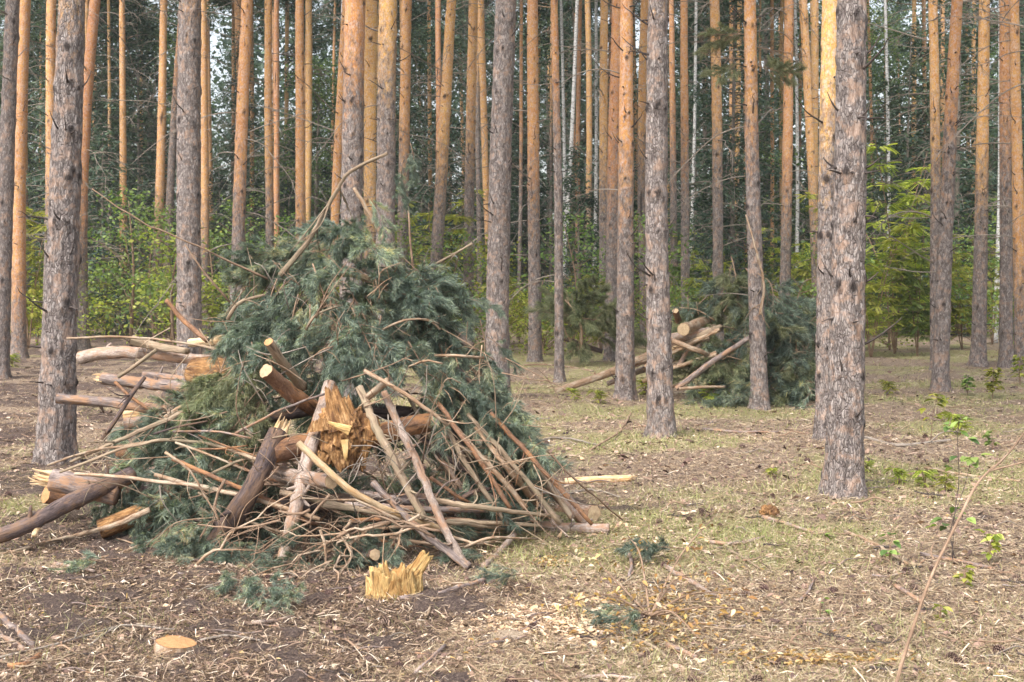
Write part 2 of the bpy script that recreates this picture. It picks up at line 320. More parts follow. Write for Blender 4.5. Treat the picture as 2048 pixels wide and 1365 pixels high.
def build_ground():
    nu, nv = 620, 620
    s = np.linspace(-1, 1, nu); u = 1.25 * np.sign(s) * np.abs(s) ** 1.6
    v = 2 * (190 / 2) ** (np.linspace(0, 1, nv)) - 6
    U, Vv = np.meshgrid(u, v); X = U * (Vv + 6); Y = Vv
    Z = gh(X, Y) + (fbm(X * 9, Y * 9, 0, 2, 2) - .5) * .018 * (Y < 25)
    sm = soil_shade_mask(X, Y); Z = Z + ((fbm(X * 5, Y * 5, 0, 8, 2) - .4) * .07 + (fbm(X * 16, Y * 16, 0, 18, 2) - .5) * .05) * sm * (Y < 20)
    V = np.stack([X, Y, Z], -1).reshape(-1, 3)
    i = np.arange(nv - 1)[:, None] * nu; j = np.arange(nu - 1)[None]
    Q = np.stack([i + j, i + j + 1, i + nu + j + 1, i + nu + j], -1).reshape(-1, 4)
    gm = green_mask(X, Y)
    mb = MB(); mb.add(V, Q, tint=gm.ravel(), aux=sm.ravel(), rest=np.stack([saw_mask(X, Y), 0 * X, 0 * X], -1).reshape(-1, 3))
    m, nt, b = mat('forest floor'); L = nt.links
    tc = nt.nodes.new('ShaderNodeTexCoord').outputs['Object']
    n1 = noise(nt, tc, 60, 8, .85); n2 = noise(nt, tc, 7, 5, .7); n3 = noise(nt, tc, 170, 3, .7)
    dry = ramp(nt, n1, [(.36, (.08, .05, .042)), (.47, (.26, .185, .135)), (.57, (.43, .33, .24)), (.68, (.60, .49, .37))])
    soil = ramp(nt, n1, [(.36, (.03, .021, .021)), (.5, (.11, .075, .065)), (.66, (.30, .22, .18))])  # bare soil colour, also laid as painted shade beneath the heaps
    grn = ramp(nt, n1, [(.36, (.15, .14, .06)), (.5, (.36, .33, .15)), (.66, (.54, .47, .27))])
    g = mth(nt, 'ADD', attr(nt, 'tint'), mth(nt, 'MULTIPLY_ADD', n2, 1.2, -.6)); g = ramp(nt, g, [(.42, 0.), (.75, .85)])
    c = mix(nt, g, dry, grn)
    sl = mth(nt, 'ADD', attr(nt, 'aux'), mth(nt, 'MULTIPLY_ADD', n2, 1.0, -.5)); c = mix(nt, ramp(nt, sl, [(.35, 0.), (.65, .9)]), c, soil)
    sw = nt.nodes.new('ShaderNodeSeparateXYZ'); L.new(attr(nt, 'rest', 'Vector'), sw.inputs[0])
    c = mix(nt, ramp(nt, mth(nt, 'ADD', sw.outputs[0], mth(nt, 'MULTIPLY_ADD', n1, .8, -.4)), [(.3, 0.), (.6, .9)]), c, ramp(nt, n3, [(.35, (.50, .35, .23)), (.6, (.72, .57, .42))]))
    L.new(c, b.inputs['Base Color']); b.inputs['Roughness'].default_value = .95
    bump(nt, b, mth(nt, 'ADD', n1, mth(nt, 'MULTIPLY', n3, .4)), 1., .03)
    o = link('ground', mb.mesh('ground', m)); tag(o, kind='structure')
build_ground()

# screen-wide scatter positions on the ground (denser near the camera)
def gpts(n, y0=640, y1=1420, x0=-420, x1=2470, pw=1.0):
    t = RG.uniform(0, 1, n) ** pw
    py = y0 + (y1 - y0) * t; px = RG.uniform(x0, x1, n)
    y = HC * F / (py - HY) * 1.0; x = (px - 1024) / F * y
    y = y + RG.normal(0, .02, n); return x, y
def strips(mb, x, y, ln, wd, lift, tilt, tint, seed=0, up=0):     # flat little slivers lying on the ground
    n = len(x); a = RG.uniform(0, 2 * np.pi, n)
    d = np.stack([np.cos(a), np.sin(a), RG.normal(up, tilt, n)], -1); d /= np.linalg.norm(d, axis=1)[:, None]
    p = np.stack([-np.sin(a), np.cos(a), RG.normal(0, .5, n)], -1); p /= np.linalg.norm(p, axis=1)[:, None]
    c = np.stack([x, y, gh(x, y) + lift], -1)
    l = (ln * .5)[:, None]; w = (wd * .5)[:, None]
    bend = np.stack([0 * x, 0 * x, ln * RG.uniform(-.05, .12, n)], -1)
    V = np.stack([c - d * l - p * w, c - d * l + p * w, c + bend + p * w, c + bend - p * w, c + d * l + p * w * .4, c + d * l - p * w * .4], 1).reshape(-1, 3)
    k = np.arange(n)[:, None] * 6
    Q = np.concatenate([k + np.array([[0, 1, 2, 3]]), k + np.array([[3, 2, 4, 5]])])
    mb.add(V, Q, tint=np.repeat(tint, 6))
def litter():
    # dry needles and straw
    x, y = gpts(300000, pw=.8); dist = y; n = len(x)
    ln = RG.uniform(.025, .085, n); wd = .0022 * np.clip(dist / 7, .8, 4)
    mb = MB(); strips(mb, x, y, ln * np.clip(dist / 9, 1, 2.2), wd, RG.uniform(.0, .022, n), .25, np.clip(RG.beta(2.0, 1.8, n) - soil_shade_mask(x, y) * .30, 0, 1))
    o = link('pine_needle_litter', mb.mesh('pine_needle_litter', M['strawn'], False)); tag(o, 'dry tan pine needles strewn over the forest floor', 'litter', kind='stuff')
    # bark crumbs and leaf scraps
    x, y = gpts(80000, pw=.85); n = len(x); sz = RG.gamma(1.8, .0048, n).clip(.003, .04) * np.clip(y / 8, .8, 1.5)
    mb = MB(); strips(mb, x, y, sz * RG.uniform(1, 2.4, n), sz, RG.uniform(.002, .02, n), .3, np.clip(RG.beta(1.3, 2.4, n), 0, 1))
    o = link('leaf_litter', mb.mesh('leaf_litter', M['litter'], False)); tag(o, 'brown bark crumbs and dead leaf scraps covering the ground', 'litter', kind='stuff')
    x, y = gpts(85000, pw=.85); n = len(x); k = RG.uniform(0, 1, n) < .35 + .65 * soil_shade_mask(x, y); x = x[k]; y = y[k]; n = len(x)
    mb = MB(); strips(mb, x, y, RG.gamma(2.2, .017, n).clip(.012, .13), RG.uniform(.002, .006, n) * np.clip(y / 8, .9, 1.6), RG.uniform(.006, .035, n), .38, RG.beta(.9, 1.5, n))
    o = link('mulch', mb.mesh('mulch', M['litter'], False)); tag(o, 'dark broken twigs and mulch churned up over the soil', 'litter', kind='stuff')
    # wood chips / sawdust
    x = RG.normal(SAW.x, .26, 9000); y = RG.normal(SAW.y, .30, 9000); k = saw_mask(x, y) > RG.uniform(0, 1, 9000); x = x[k]; y = y[k]
    x2, y2 = gpts(2000, 760); x3 = RG.normal(SAW2.x, .3, 600); y3 = RG.normal(SAW2.y, .5, 600)
    x = np.concatenate([x, x2, x3]); y = np.concatenate([y, y2, y3]); n = len(x)
    sz = RG.gamma(2, .0035, n).clip(.003, .03); sz[-2600:] *= 1.15
    mb = MB(); strips(mb, x, y, sz * 2.2, sz, RG.uniform(.004, .022, n), .3, RG.beta(2, 1.6, n))
    o = link('wood_chips', mb.mesh('wood_chips', M['chips'], False)); tag(o, 'pale sawdust and wood chips spilled in front of the pile', 'wood chips', kind='stuff')
    # grass blades
    x, y = gpts(260000, 648, 1420, pw=.95); g = green_mask(x, y) * (1 - .8 * soil_shade_mask(x, y))
    k = RG.uniform(0, 1, len(x)) < (g ** 1.3) * .55 + .02; x = x[k]; y = y[k]; n = len(x)
    h = RG.uniform(.015, .055, n) * (1 + .8 * (fbm(x * 1.5, y * 1.5, 0, 77, 2) > .6)); a = RG.uniform(0, 2 * np.pi, n); w = .0022 * np.clip(y / 7, .8, 4)
    c = np.stack([x, y, gh(x, y) - .002], -1); s = np.stack([np.cos(a), np.sin(a), 0 * a], -1) * w[:, None]
    ln = np.stack([RG.normal(0, .7, n) * h, RG.normal(0, .7, n) * h, h], -1)
    V = np.stack([c - s, c + s, c + ln], 1).reshape(-1, 3); k = np.arange(n)[:, None] * 3 + np.array([[0, 1, 2]])
    mb = MB(); mb.add(V, k, tint=np.repeat(np.clip(RG.beta(2, 2.2, n) + (1 - green_mask(x, y)) * .2, 0, 1), 3))
    o = link('grass', mb.mesh('grass', M['grass'], False)); tag(o, 'short yellow-green grass and moss thinly covering the clearing', 'grass', kind='stuff')
litter()

# ------------------------------------------------------------------ needles, boughs
def needles(mb, p, d, n, ln=.08, wd=.0060, ang=.62, tints=(.2, .7), seed=0):
    """n needles sprouting along polyline p (k,3)"""
    k = len(p); t = RG.uniform(0, k - 1.001, n); i = t.astype(int); f = (t - i)[:, None]
    c = p[i] * (1 - f) + p[i + 1] * f; T = p[i + 1] - p[i]; T /= np.linalg.norm(T, axis=1)[:, None] + 1e-9
    r = RG.normal(0, 1, (n, 3)); r -= T * (r * T).sum(1)[:, None]; r /= np.linalg.norm(r, axis=1)[:, None] + 1e-9
    a = RG.normal(ang, .16, n)[:, None]; D = T * np.cos(a) + r * np.sin(a)
    L = (ln * RG.uniform(.7, 1.2, n))[:, None]
    s = np.cross(D, RG.normal(0, 1, (n, 3))); s /= np.linalg.norm(s, axis=1)[:, None] + 1e-9; s *= wd / 2
    tip = c + D * L; tip[:, 2] -= .10 * L[:, 0]
    V = np.stack([c - s, c + s, tip], 1).reshape(-1, 3)
    tt = np.clip(RG.uniform(tints[0], tints[1], n) + RG.normal(0, .13), 0, 1)
    mb.add(V, np.arange(n)[:, None] * 3 + np.array([[0, 1, 2]]), tint=np.repeat(tt, 3))
def make_bough(seed, L=.85, dens=1.0, droop=.5, tints=(.15, .65), nd_mat='needle'):
    """stem mesh + needle mesh, growing along +X from the origin"""
    st = MB(); ne = MB(); k = 9
    x = np.linspace(0, 1, k); main = np.stack([x * L, rnd(-.12, .12) * x ** 2 * L + 0 * x, -droop * .45 * x ** 2 * L], -1)
    tube(st, main, .0085, .003, m=9, n=5, seed=seed, smooth_pts=False)
    for j in range(11):
        t = .22 + .74 * j / 10 + rnd(-.03, .03); i = min(int(t * (k - 1)), k - 2); f = t * (k - 1) - i
        b = main[i] * (1 - f) + main[i + 1] * f; sgn = 1 if j % 2 else -1; a = rnd(.45, 1.05) * sgn; l = (rnd(.26, .42) * (1.1 - .55 * t)) * L / .85
        T = main[i + 1] - main[i]; T /= np.linalg.norm(T)
        d = np.array([T[0] * math.cos(a), math.sin(a), T[2] + rnd(-.35, .35)]); d /= np.linalg.norm(d)
        q = np.linspace(0, 1, 6)[:, None]; curve = b + d * q * l + np.array([.15 * l, 0, rnd(-.3, .12) * l]) * q ** 2
        tube(st, curve, .0042, .002, m=6, n=4, seed=seed + j, smooth_pts=False)
        tn = (tints[0] + rnd(-.08, .1), tints[1] + rnd(-.1, .18))
        needles(ne, curve[1:], d, int(90 * dens * l / .3), tints=tn)
        for s in range(4):
            f = rnd(.35, .95); bb = b + d * f * l; dd = d + np.array([rnd(-.2, .5), rnd(-.7, .7), rnd(-.5, .5)]); dd /= np.linalg.norm(dd)
            l2 = rnd(.09, .17); c2 = bb + dd * np.linspace(0, 1, 4)[:, None] * l2; c2[:, 2] -= np.linspace(0, 1, 4) ** 2 * .02
            tube(st, c2, .0025, .0015, m=4, n=3, seed=seed + s, smooth_pts=False)
            needles(ne, c2, dd, int(56 * dens), tints=tn)
    needles(ne, main[5:], None, int(130 * dens), tints=tints)
    return st.mesh('bough_stem', M['twig']), ne.mesh('bough_needles', M[nd_mat], False)
BOUGH = [make_bough(10 + i, L=[.8, .9, .7, .85, .75, .95][i], droop=[.5, .8, .2, .6, .4, .9][i], tints=[(.1, .6), (.15, .7), (.05, .5), (.2, .8), (.1, .55), (.25, .9)][i]) for i in range(6)]
BOUGH_O = [make_bough(30 + i, L=.75, droop=.2, tints=(.2, .95), nd_mat='pneedle2') for i in range(2)]
def place_bough(tip_or_base, direction, label, group, sc=1., var=None, roll=None, olive=False, name='pine_bough'):
    st, ne = (BOUGH_O if olive else BOUGH)[RG.integers(2 if olive else 6) if var is None else var]
    x = Vector(direction).normalized(); z = Vector((0, 0, 1)) - x * x.z
    if z.length < .05: z = Vector((0, -1, 0))
    z.normalize(); y = z.cross(x); R = Matrix((x, y, z)).transposed()
    R = R @ Matrix.Rotation(rnd(-.9, .9) if roll is None else roll, 3, 'X')
    e = empty(name, tip_or_base, label, 'branch', group, R.to_euler()); e.scale = (sc,) * 3
    link('stem', st, e); link('needles', ne, e)
    return e

# ------------------------------------------------------------------ dead branches and trunks
def make_dead(seed, L, r, sub=4, curve=.3, mat_='dead'):
    mb = MB(); k = 8; x = np.linspace(0, 1, k)
    up = rnd(-.1, .5); main = np.stack([x * L, np.cumsum(RG.normal(0, .03, k)) * L, (up * x - curve * x ** 2) * L], -1); main[0] = 0
    tube(mb, main, r, r * .25, m=k * 2, n=5, seed=seed, rough=.15)
    for j in range(sub):
        t = rnd(.3, .95); i = min(int(t * (k - 1)), k - 2); b = main[i]; T = main[i + 1] - main[i]; T /= np.linalg.norm(T)
        d = T + np.array([0, rnd(-.9, .9), rnd(-.7, .7)]); d /= np.linalg.norm(d); l = rnd(.12, .4) * L
        c = b + d * np.linspace(0, 1, 5)[:, None] * l + RG.normal(0, .012, (5, 3)) * L; c[0] = b; c[:, 2] -= np.linspace(0, 1, 5) ** 2 * .15 * l
        tube(mb, c, r * .45, r * .18, m=7, n=4, seed=seed + j)
    return mb.mesh('dead_branch', M[mat_])
DEADL = [make_dead(50 + i, rnd(.7, 1.5), rnd(.007, .011), sub=[3, 5, 2, 6, 4, 3, 5, 4][i], curve=[.1, .5, .8, .3, -.2, .6, .9, .2][i]) for i in range(8)]
DEADM = [make_dead(70 + i, rnd(.25, .5), rnd(.009, .013), sub=1, curve=[-.3, .1, -.6, .3][i], mat_='deadd') for i in range(4)]
DEADS = [make_dead(80 + i, rnd(.07, .18), rnd(.009, .013), sub=0, curve=[-.5, 0., -1.2, .4][i], mat_='deadd') for i in range(4)]

def leafquads(mb, c, sz, asp=.5, flat=.5, tint=None, droop=0., mat=0):
    n = len(c); d = RG.normal(0, 1, (n, 3)); d[:, 2] *= flat; d[:, 2] -= droop; d /= np.linalg.norm(d, axis=1)[:, None]
    s = np.cross(d, RG.normal(0, 1, (n, 3)) * np.array([1 - 0 * flat, 1, 1]) + np.array([0, 0, 2.5 * (1 - flat)])); s /= np.linalg.norm(s, axis=1)[:, None] + 1e-9
    L = (sz * RG.uniform(.6, 1.3, n))[:, None]; w = L * asp * .5
    V = np.stack([c, c + d * L * .45 + s * w, c + d * L, c + d * L * .45 - s * w], 1).reshape(-1, 3)
    mb.add(V, np.arange(n)[:, None] * 4 + np.array([[0, 1, 2, 3]]), tint=np.repeat(RG.uniform(0, 1, n) if tint is None else tint, 4), mat=mat)
# crown of a tall pine (mostly above the frame, closes the canopy)
def make_pine_crown(seed):
    mb = MB()
    for j in range(26):
        z = rnd(0, 6.5); a = rnd(0, 6.28); l = rnd(.8, 2.0) * (1 - z / 9); tip = np.array([math.cos(a) * l, math.sin(a) * l, z + rnd(.1, .8)])
        tube(mb, [(0, 0, z), tip * .5 + np.array([0, 0, z * .5 - .1]), tip], .03, .008, m=5, n=4, mat=1)
        for q in range(5):
            c = tip * rnd(.45, 1.05); c[2] = z + (tip[2] - z) * rnd(.5, 1.1); m_ = 55
            leafquads(mb, c + RG.normal(0, .24, (m_, 3)) * np.array([1, 1, .6]), .2, .22, .7, np.clip(RG.normal(.5, .25, m_), 0, 1))
    return mb.mesh('pine_crown', [M['farneedle'], M['orange']], False)
PCROWN = [make_pine_crown(i) for i in range(3)]

ROOT_PINES = []
def pine(xb, yb, wb, xt, wt, oh, label, rough=1.0, long_=5, mid=3, stubs=8, xm=None, group=None, crown=True, seedk=[0], dist=None, name='pine_tree'):
    """xb,yb base px; wb px width low; xt px at frame top; wt width there; oh px row above which the bark is orange"""
    seedk[0] += 1; sd_ = seedk[0]
    if dist is None: B = G(xb, yb)
    else: B = P(xb, HY + 40, dist); B.z = float(gh(B.x, B.y))
    d = B.y; B.z -= .03; T0 = P(xt, 0, d)
    zt = T0.z - B.z; rb = wb * d / F / 2; rt = wt * d / F / 2
    sl = (T0 - B) / zt; Ht = max(zt + 1.5, min(19, zt * 1.2 + 9)) if crown else zt + 2.0
    r_at = lambda z: np.maximum(rb + (rt - rb) * z / zt, rb * .12)
    near = d < 16; nseg = 64 if d < 13 else 36 if d < 20 else 20 if d < 35 else 10
    vis = zt + 1.2
    zs = np.concatenate([np.linspace(0, vis, int(vis / (.022 if d < 13 else .05 if d < 20 else .12 if d < 35 else .4))), np.linspace(vis + .5, Ht, 8)])
    bowx = rnd(-1, 1) * .006 * zt; bowp = rnd(0, 3)
    cx = B.x + sl.x * zs + bowx * np.sin(zs / zt * 4 + bowp) * np.clip(zs / zt, 0, 1) * (xm is None) + .012 * (fbm(zs * .8, zs * 0, 0, sd_, 2) - .5) * min(1, d / 15)
    if xm is not None:                      # middle row of the frame gives a bow
        zm, xmm = P(xm[0], xm[1], d).z, P(xm[0], xm[1], d).x
        off = xmm - (B.x + sl.x * (zm - B.z)); zz = (zm - B.z)
        cx = cx + off * np.sin(np.clip(zs / zt, 0, 1) * math.pi) / max(.3, math.sin(zz / zt * math.pi))
    cy = B.y + sl.y * zs
    ctr = np.stack([cx, cy, B.z + zs], -1)
    R = r_at(zs) * (1 + .30 * np.exp(-zs / .10) + .14 * np.exp(-zs / .5))
    ph = np.arange(nseg) / nseg * 2 * np.pi; c = np.cos(ph)[None]; s = np.sin(ph)[None]; Z = zs[:, None]
    o_ = sd_ * 5.3
    gz = B.z + zs
    oz = P(0, oh + (45 if oh > 0 else 0), d).z; orange = np.clip((B.z + Z - oz) / (zt * .55) + .5, -.4, 1.35) + 0 * c
    ga = np.clip(1 - orange, 0, 1)
    k = 7 if near else 4
    cell = vn3(c * k * .9 + o_, s * k * .9, Z * 5.5, sd_) ; fine = fbm(c * 9 + o_, s * 9, Z * 26, sd_ + 4, 2)
    amp = (.050 * ga + .014) * rough
    RR = R[:, None] * (1 + amp * 2 * (cell - .5) + amp * .9 * 2 * (fine - .5) + (.10 * np.exp(-Z / .16) + .03 * np.exp(-Z / .6)) * np.sin(ph[None] * 5 + o_))
    # whorls of knots
    kn = np.zeros_like(RR); wz = rnd(.3, .8); whorls = []
    while wz < vis:
        whorls.append(wz); na = RG.integers(2, 5)
        for q in range(na):
            a = rnd(0, 6.28); zz = wz + rnd(-.05, .05); da = np.angle(np.exp(1j * (ph[None] - a)))
            w1 = rnd(.012, .024) * (1.2 if rb > .1 else .9)
            g = np.exp(-((da * R[:, None]) ** 2 + ((Z - zz) * .7) ** 2) / (2 * w1 ** 2)); kn = np.maximum(kn, g)
            RR = RR + g * rnd(.008, .018) * (rb / .16)
        RR = RR + .006 * np.exp(-((Z - wz) / .06) ** 2) * rb / .15
        wz += rnd(.28, .62)
    V = ctr[:, None] + np.stack([RR * c, RR * s, 0 * RR], -1)
    rest = np.stack([RR * c + o_, RR * s + o_, Z + 0 * RR], -1)
    i = np.arange(len(zs) - 1)[:, None] * nseg; j = np.arange(nseg)[None]; j2 = (j + 1) % nseg
    mb = MB(); mb.add(V.reshape(-1, 3), np.stack([i + j, i + j2, i + nseg + j2, i + nseg + j], -1).reshape(-1, 4), tint=orange.ravel(), aux=kn.ravel(), rest=rest.reshape(-1, 3))
    e = empty(name, B, label, 'pine tree', group)
    link('trunk', mb.mesh('trunk', M_BARK, org=B), e)
    def att(me, z, nm='dead_branch', a=None, sc=1.):
        i_ = int(np.searchsorted(zs, z)); i_ = min(i_, len(zs) - 1); a = rnd(0, 6.28) if a is None else a
        p_ = ctr[i_] - np.array(B); r_ = r_at(z) * .85
        link(nm, me, e, (p_[0] + r_ * math.cos(a), p_[1] + r_ * math.sin(a), p_[2]), (0, 0, a), (sc,) * 3)
    zlo = 1.0
    for q in range(stubs): att(DEADS[RG.integers(4)], whorls[RG.integers(len(whorls))] + rnd(-.03, .03), sc=min(1., rb / .12 + .3), a=rnd(3.3, 6.1), nm='branch_stub')
    for q in range(mid): att(DEADM[RG.integers(4)], rnd(.3, 1) * zt, a=rnd(2.6, 6.8))
    for q in range(long_): att(DEADL[RG.integers(8)], rnd(.25, 1.05) * zt, a=rnd(0, 6.28) if d > 20 else rnd(0, 3.6), sc=rnd(.7, 1.25) * (1 if d < 22 else 1.25))
    if crown: link('crown', PCROWN[RG.integers(3)], e, tuple(ctr[-1] - np.array(B) - np.array([0, 0, 5.5])), (0, 0, rnd(0, 6)), (1.15,) * 3)
    return e
#   xb  yb  wb  xt  wt  oh  (long,mid,stub) xm  label
PINES = [
 (0, 757, 33, 24, 26, -150, (2, 2, 6), None, 'grey trunk of pine cut off by the left edge of the photo'),
 (38, 718, 29, 50, 21, 560, (4, 3, 7), (40, 300), 'bright orange pine just right of the leftmost grey trunk'),
 (55, 668, 15, 44, 13, 330, (4, 1, 3), None, 'slim grey-footed pine half hidden behind the bright orange pine at far left'),
 (96, 700, 23, 106, 18, 330, (4, 2, 5), None, 'orange-topped pine partly hidden by the left side of the thick front-left pine'),
 (110, 930, 70, 145, 50, -40, (2, 2, 12), (126, 480), 'thick rough grey pine standing in front left of the brush pile'),
 (167, 700, 23, 190, 20, 400, (7, 2, 6), (164, 420), 'orange pine leaning right just behind the thick front-left pine'),
 (160, 676, 13, 173, 11, 250, (3, 1, 2), None, 'pinkish slim pine showing between the thick front-left pine and its orange neighbour'),
 (246, 672, 17, 244, 11, 500, (8, 2, 5), (246, 300), 'thin straight orange pine standing alone in the gap left of the brush pile'),
 (308, 672, 21, 327, 14, 400, (6, 2, 5), (319, 400), 'orange pine left of a reddish twin, its foot behind the logs'),
 (331, 670, 18, 366, 13, 120, (4, 1, 4), (340, 400), 'reddish leaning pine passing behind the broad grey pine left of the pile'),
 (379, 790, 48, 380, 43, -60, (2, 2, 12), (377, 455), 'broad grey pine rising from behind the left end of the logs'),
 (411, 680, 19, 407, 12, 420, (4, 1, 4), None, 'orange pine hugging the right side of the broad grey pine'),
 (470, 745, 27, 494, 22, 330, (2, 2, 7), (477, 455), 'pink-orange pine with pale lower bark above the left shoulder of the brush pile'),
 (492, 655, 11, 473, 14, 560, (3, 1, 2), None, 'yellowish slim pine crossing behind the pink-orange pine'),
 (540, 700, 18, 539, 14, 330, (3, 1, 6), None, 'pale buff pine, left one of a close pair above the brush pile'),
 (553, 672, 13, 552, 10, 520, (3, 1, 4), None, 'narrow orange pine, right one of a close pair above the brush pile'),
 (603, 700, 23, 599, 16, 430, (2, 2, 6), None, 'ochre pine, darker one of two trunks touching above the pile crest'),
 (612, 665, 13, 619, 13, 500, (2, 1, 4), None, 'light tan pine touching the ochre pine on its right'),
 (656, 720, 19, 693, 16, 620, (2, 2, 5), (668, 455), 'orange pine leaning strongly right beside the stout scaly pine'),
 (702, 800, 46, 711, 40, 110, (2, 3, 12), (703, 455), 'stout scaly pine with orange upper bark directly behind the pile crest'),
 (738, 720, 23, 743, 25, 420, (1, 3, 6), None, 'golden pine squeezed between two stout trunks behind the crest'),
 (771, 765, 38, 776, 35, 90, (3, 4, 8), (772, 300), 'stout pinkish grey pine right of the golden one, orange near the top'),
 (802, 705, 22, 813, 20, 260, (5, 3, 6), None, 'orange pine with grey foot just right of the stout pinkish grey pine'),
 (872, 665, 11, 880, 11, 460, (4, 1, 2), None, 'dim reddish pine standing behind the leaning orange pine'),
 (861, 705, 27, 903, 19, 300, (6, 2, 6), (880, 400), 'orange pine leaning right, grey below, over the right shoulder of the pile'),
 (936, 700, 21, 947, 18, 240, (6, 2, 6), (938, 455), 'straight orange pine just left of a thinner bent trunk'),
 (960, 665, 11, 955, 8, 100, (2, 1, 2), None, 'shadowy thin pine seen between two orange trunks right of the pile'),
 (984, 680, 12, 961, 14, 480, (5, 2, 4), (975, 455), 'bent slim orange pine slipping behind the smooth grey pine'),
 (994, 800, 46, 1012, 40, -260, (2, 4, 9), (998, 455), 'smooth thick grey pine right of the brush pile crest'),
 (1070, 724, 26, 1065, 21, 330, (6, 3, 8), None, 'orange pine with pale peeling flakes right of the smooth grey pine'),
 (1119, 765, 19, 1112, 13, 150, (5, 0, 6), None, 'slender pale buff pine standing clear in front of the far undergrowth'),
 (1101, 650, 7, 1104, 6, 200, (2, 0, 0), None, 'very thin pinkish pine just left of the slender pale buff pine'),
 (1156, 655, 10, 1157, 8, 440, (4, 1, 2), None, 'dark orange thin pine left of a crooked twin in the middle of the wood'),
 (1167, 662, 12, 1175, 11, 360, (5, 1, 3), (1177, 400), 'slightly crooked thin orange pine in the middle of the wood'),
 (1207, 700, 19, 1208, 15, 300, (4, 1, 6), None, 'tan pine standing left of the two overlapping orange trunks'),
 (1222, 722, 27, 1234, 24, 330, (1, 1, 6), None, 'rear trunk of two overlapping orange pines in the centre right'),
 (1250, 799, 38, 1253, 24, 330, (1, 3, 9), (1251, 455), 'front trunk of two overlapping orange pines, grey towards its base'),
 (1292, 690, 19, 1289, 15, 260, (2, 2, 5), (1284, 400), 'pinkish orange pine half behind the thick mottled grey pine'),
 (1324, 874, 50, 1316, 38, -90, (3, 5, 12), (1313, 455), 'thick mottled grey pine standing before the right-hand brush heap'),
 (1350, 668, 16, 1343, 10, 250, (4, 1, 4), None, 'brown-orange pine peeping out right of the thick mottled grey pine'),
 (1371, 690, 18, 1368, 14, 260, (5, 2, 5), None, 'slim orange pine above the sawn log ends of the right-hand heap'),
 (1438, 700, 21, 1429, 19, 240, (5, 2, 6), None, 'buff orange pine rising behind the middle of the right-hand heap'),
 (1463, 665, 11, 1463, 8, 300, (4, 1, 2), None, 'thin dim pine right of the buff orange pine behind the heap'),
 (1492, 660, 7, 1490, 7, 620, (1, 0, 0), None, 'thin bright orange pine along the left edge of the heap-side pine'),
 (1521, 816, 33, 1500, 23, 215, (4, 3, 8), (1507, 430), 'grey-footed orange pine standing in front of the right-hand heap'),
 (1544, 655, 8, 1545, 7, 500, (3, 0, 1), None, 'thin orange pine just right of the heap-side pine'),
 (1563, 655, 8, 1565, 7, 450, (3, 0, 1), None, 'thin brown pine left of the slightly curved buff pine'),
 (1568, 700, 22, 1578, 18, 350, (3, 2, 5), (1575, 300), 'slightly curved buff pine behind the right end of the heap'),
 (1637, 700, 18, 1606, 16, 380, (2, 2, 5), (1624, 350), 'orange pine leaning left beside the big double trunks'),
 (1626, 672, 13, 1632, 13, 400, (3, 1, 2), None, 'brown pine crossing behind the left-leaning orange pine'),
 (1653, 880, 42, 1659, 34, 230, (1, 1, 9), None, 'orange-topped pine half hidden behind the biggest trunk at right'),
 (1687, 992, 72, 1704, 55, -200, (2, 3, 14), (1698, 455), 'biggest rough grey pine, nearest trunk on the right'),
 (1872, 742, 21, 1866, 17, 270, (5, 3, 5), None, 'orange pine just left of the leaning pine on the far right'),
 (1886, 665, 9, 1885, 8, 500, (3, 0, 2), None, 'faint thin pine between two crossing trunks on the far right'),
 (1880, 781, 32, 1914, 21, 220, (5, 4, 8), (1892, 455), 'leaning pine with a thick grey base on the far right'),
 (1943, 668, 10, 1950, 8, 480, (4, 1, 2), None, 'thin dull orange pine left of the straight red-orange pine'),
 (1957, 730, 29, 1969, 20, 330, (6, 4, 7), (1963, 400), 'straight red-orange pine with grey foot on the far right'),
 (2013, 735, 26, 2009, 19, 250, (4, 3, 6), None, 'pinkish orange pine second from the right edge'),
 (2044, 742, 26, 2027, 17, 520, (3, 2, 5), None, 'golden orange pine leaning against the right edge of the photo'),
]
for (xb, yb, wb, xt, wt, oh, (l_, m_, s_), xm, lab) in PINES:
    tr_ = pine(xb, yb, wb, xt, wt, oh, lab, long_=int(l_ * 2.2) + 6 if yb < 760 else l_ + 4 if wb < 40 else 0, mid=m_ * 2 if wb < 40 else m_, stubs=int(s_ * 1.8), xm=xm, rough=1.25 if wb > 40 else 1.)
    if xb == 1521:                          # living needle clumps on this one
        for (px, py, a) in [(1485, 70, 3.1), (1478, 120, 3.6), (1530, 130, -.4), (1460, 60, 2.8), (1535, 95, .3)]:
            q = P(px + 22 * (1 if px < 1500 else -1), py, tr_.location.y) - tr_.location
            for k_ in (0, 1): b_ = link('live_branch' if k_ == 0 else 'needle_clump', BOUGH_O[0][k_], tr_, q, (rnd(-1, 1), rnd(-.2, .5), a), (.75,) * 3)
# slim trunks far back in the wood, and some just outside the frame
for k in range(74):
    xb = -60 + 2170 * (k + rnd(.1, .9)) / 74; d = rnd(44, 76); w = rnd(.12, .24) * F / d
    pine(xb, 0, w, xb + rnd(-14, 14), w * .75, rnd(150, 620), 'slim dim pine trunk far back in the shaded wood', long_=10, mid=0, stubs=0, group='slim trunks far back in the wood', dist=d)
for xb in (-95, -190, -300, 2110, 2190, 2300, -420, 2420):
    d = rnd(14, 26); w = .30 * F / d; pine(xb, HY + HC * F / d, w, xb + rnd(-10, 10), w * .8, 250, 'pine trunk standing just outside the frame', long_=4, mid=2, stubs=3, group='pines beyond the edges of the view')

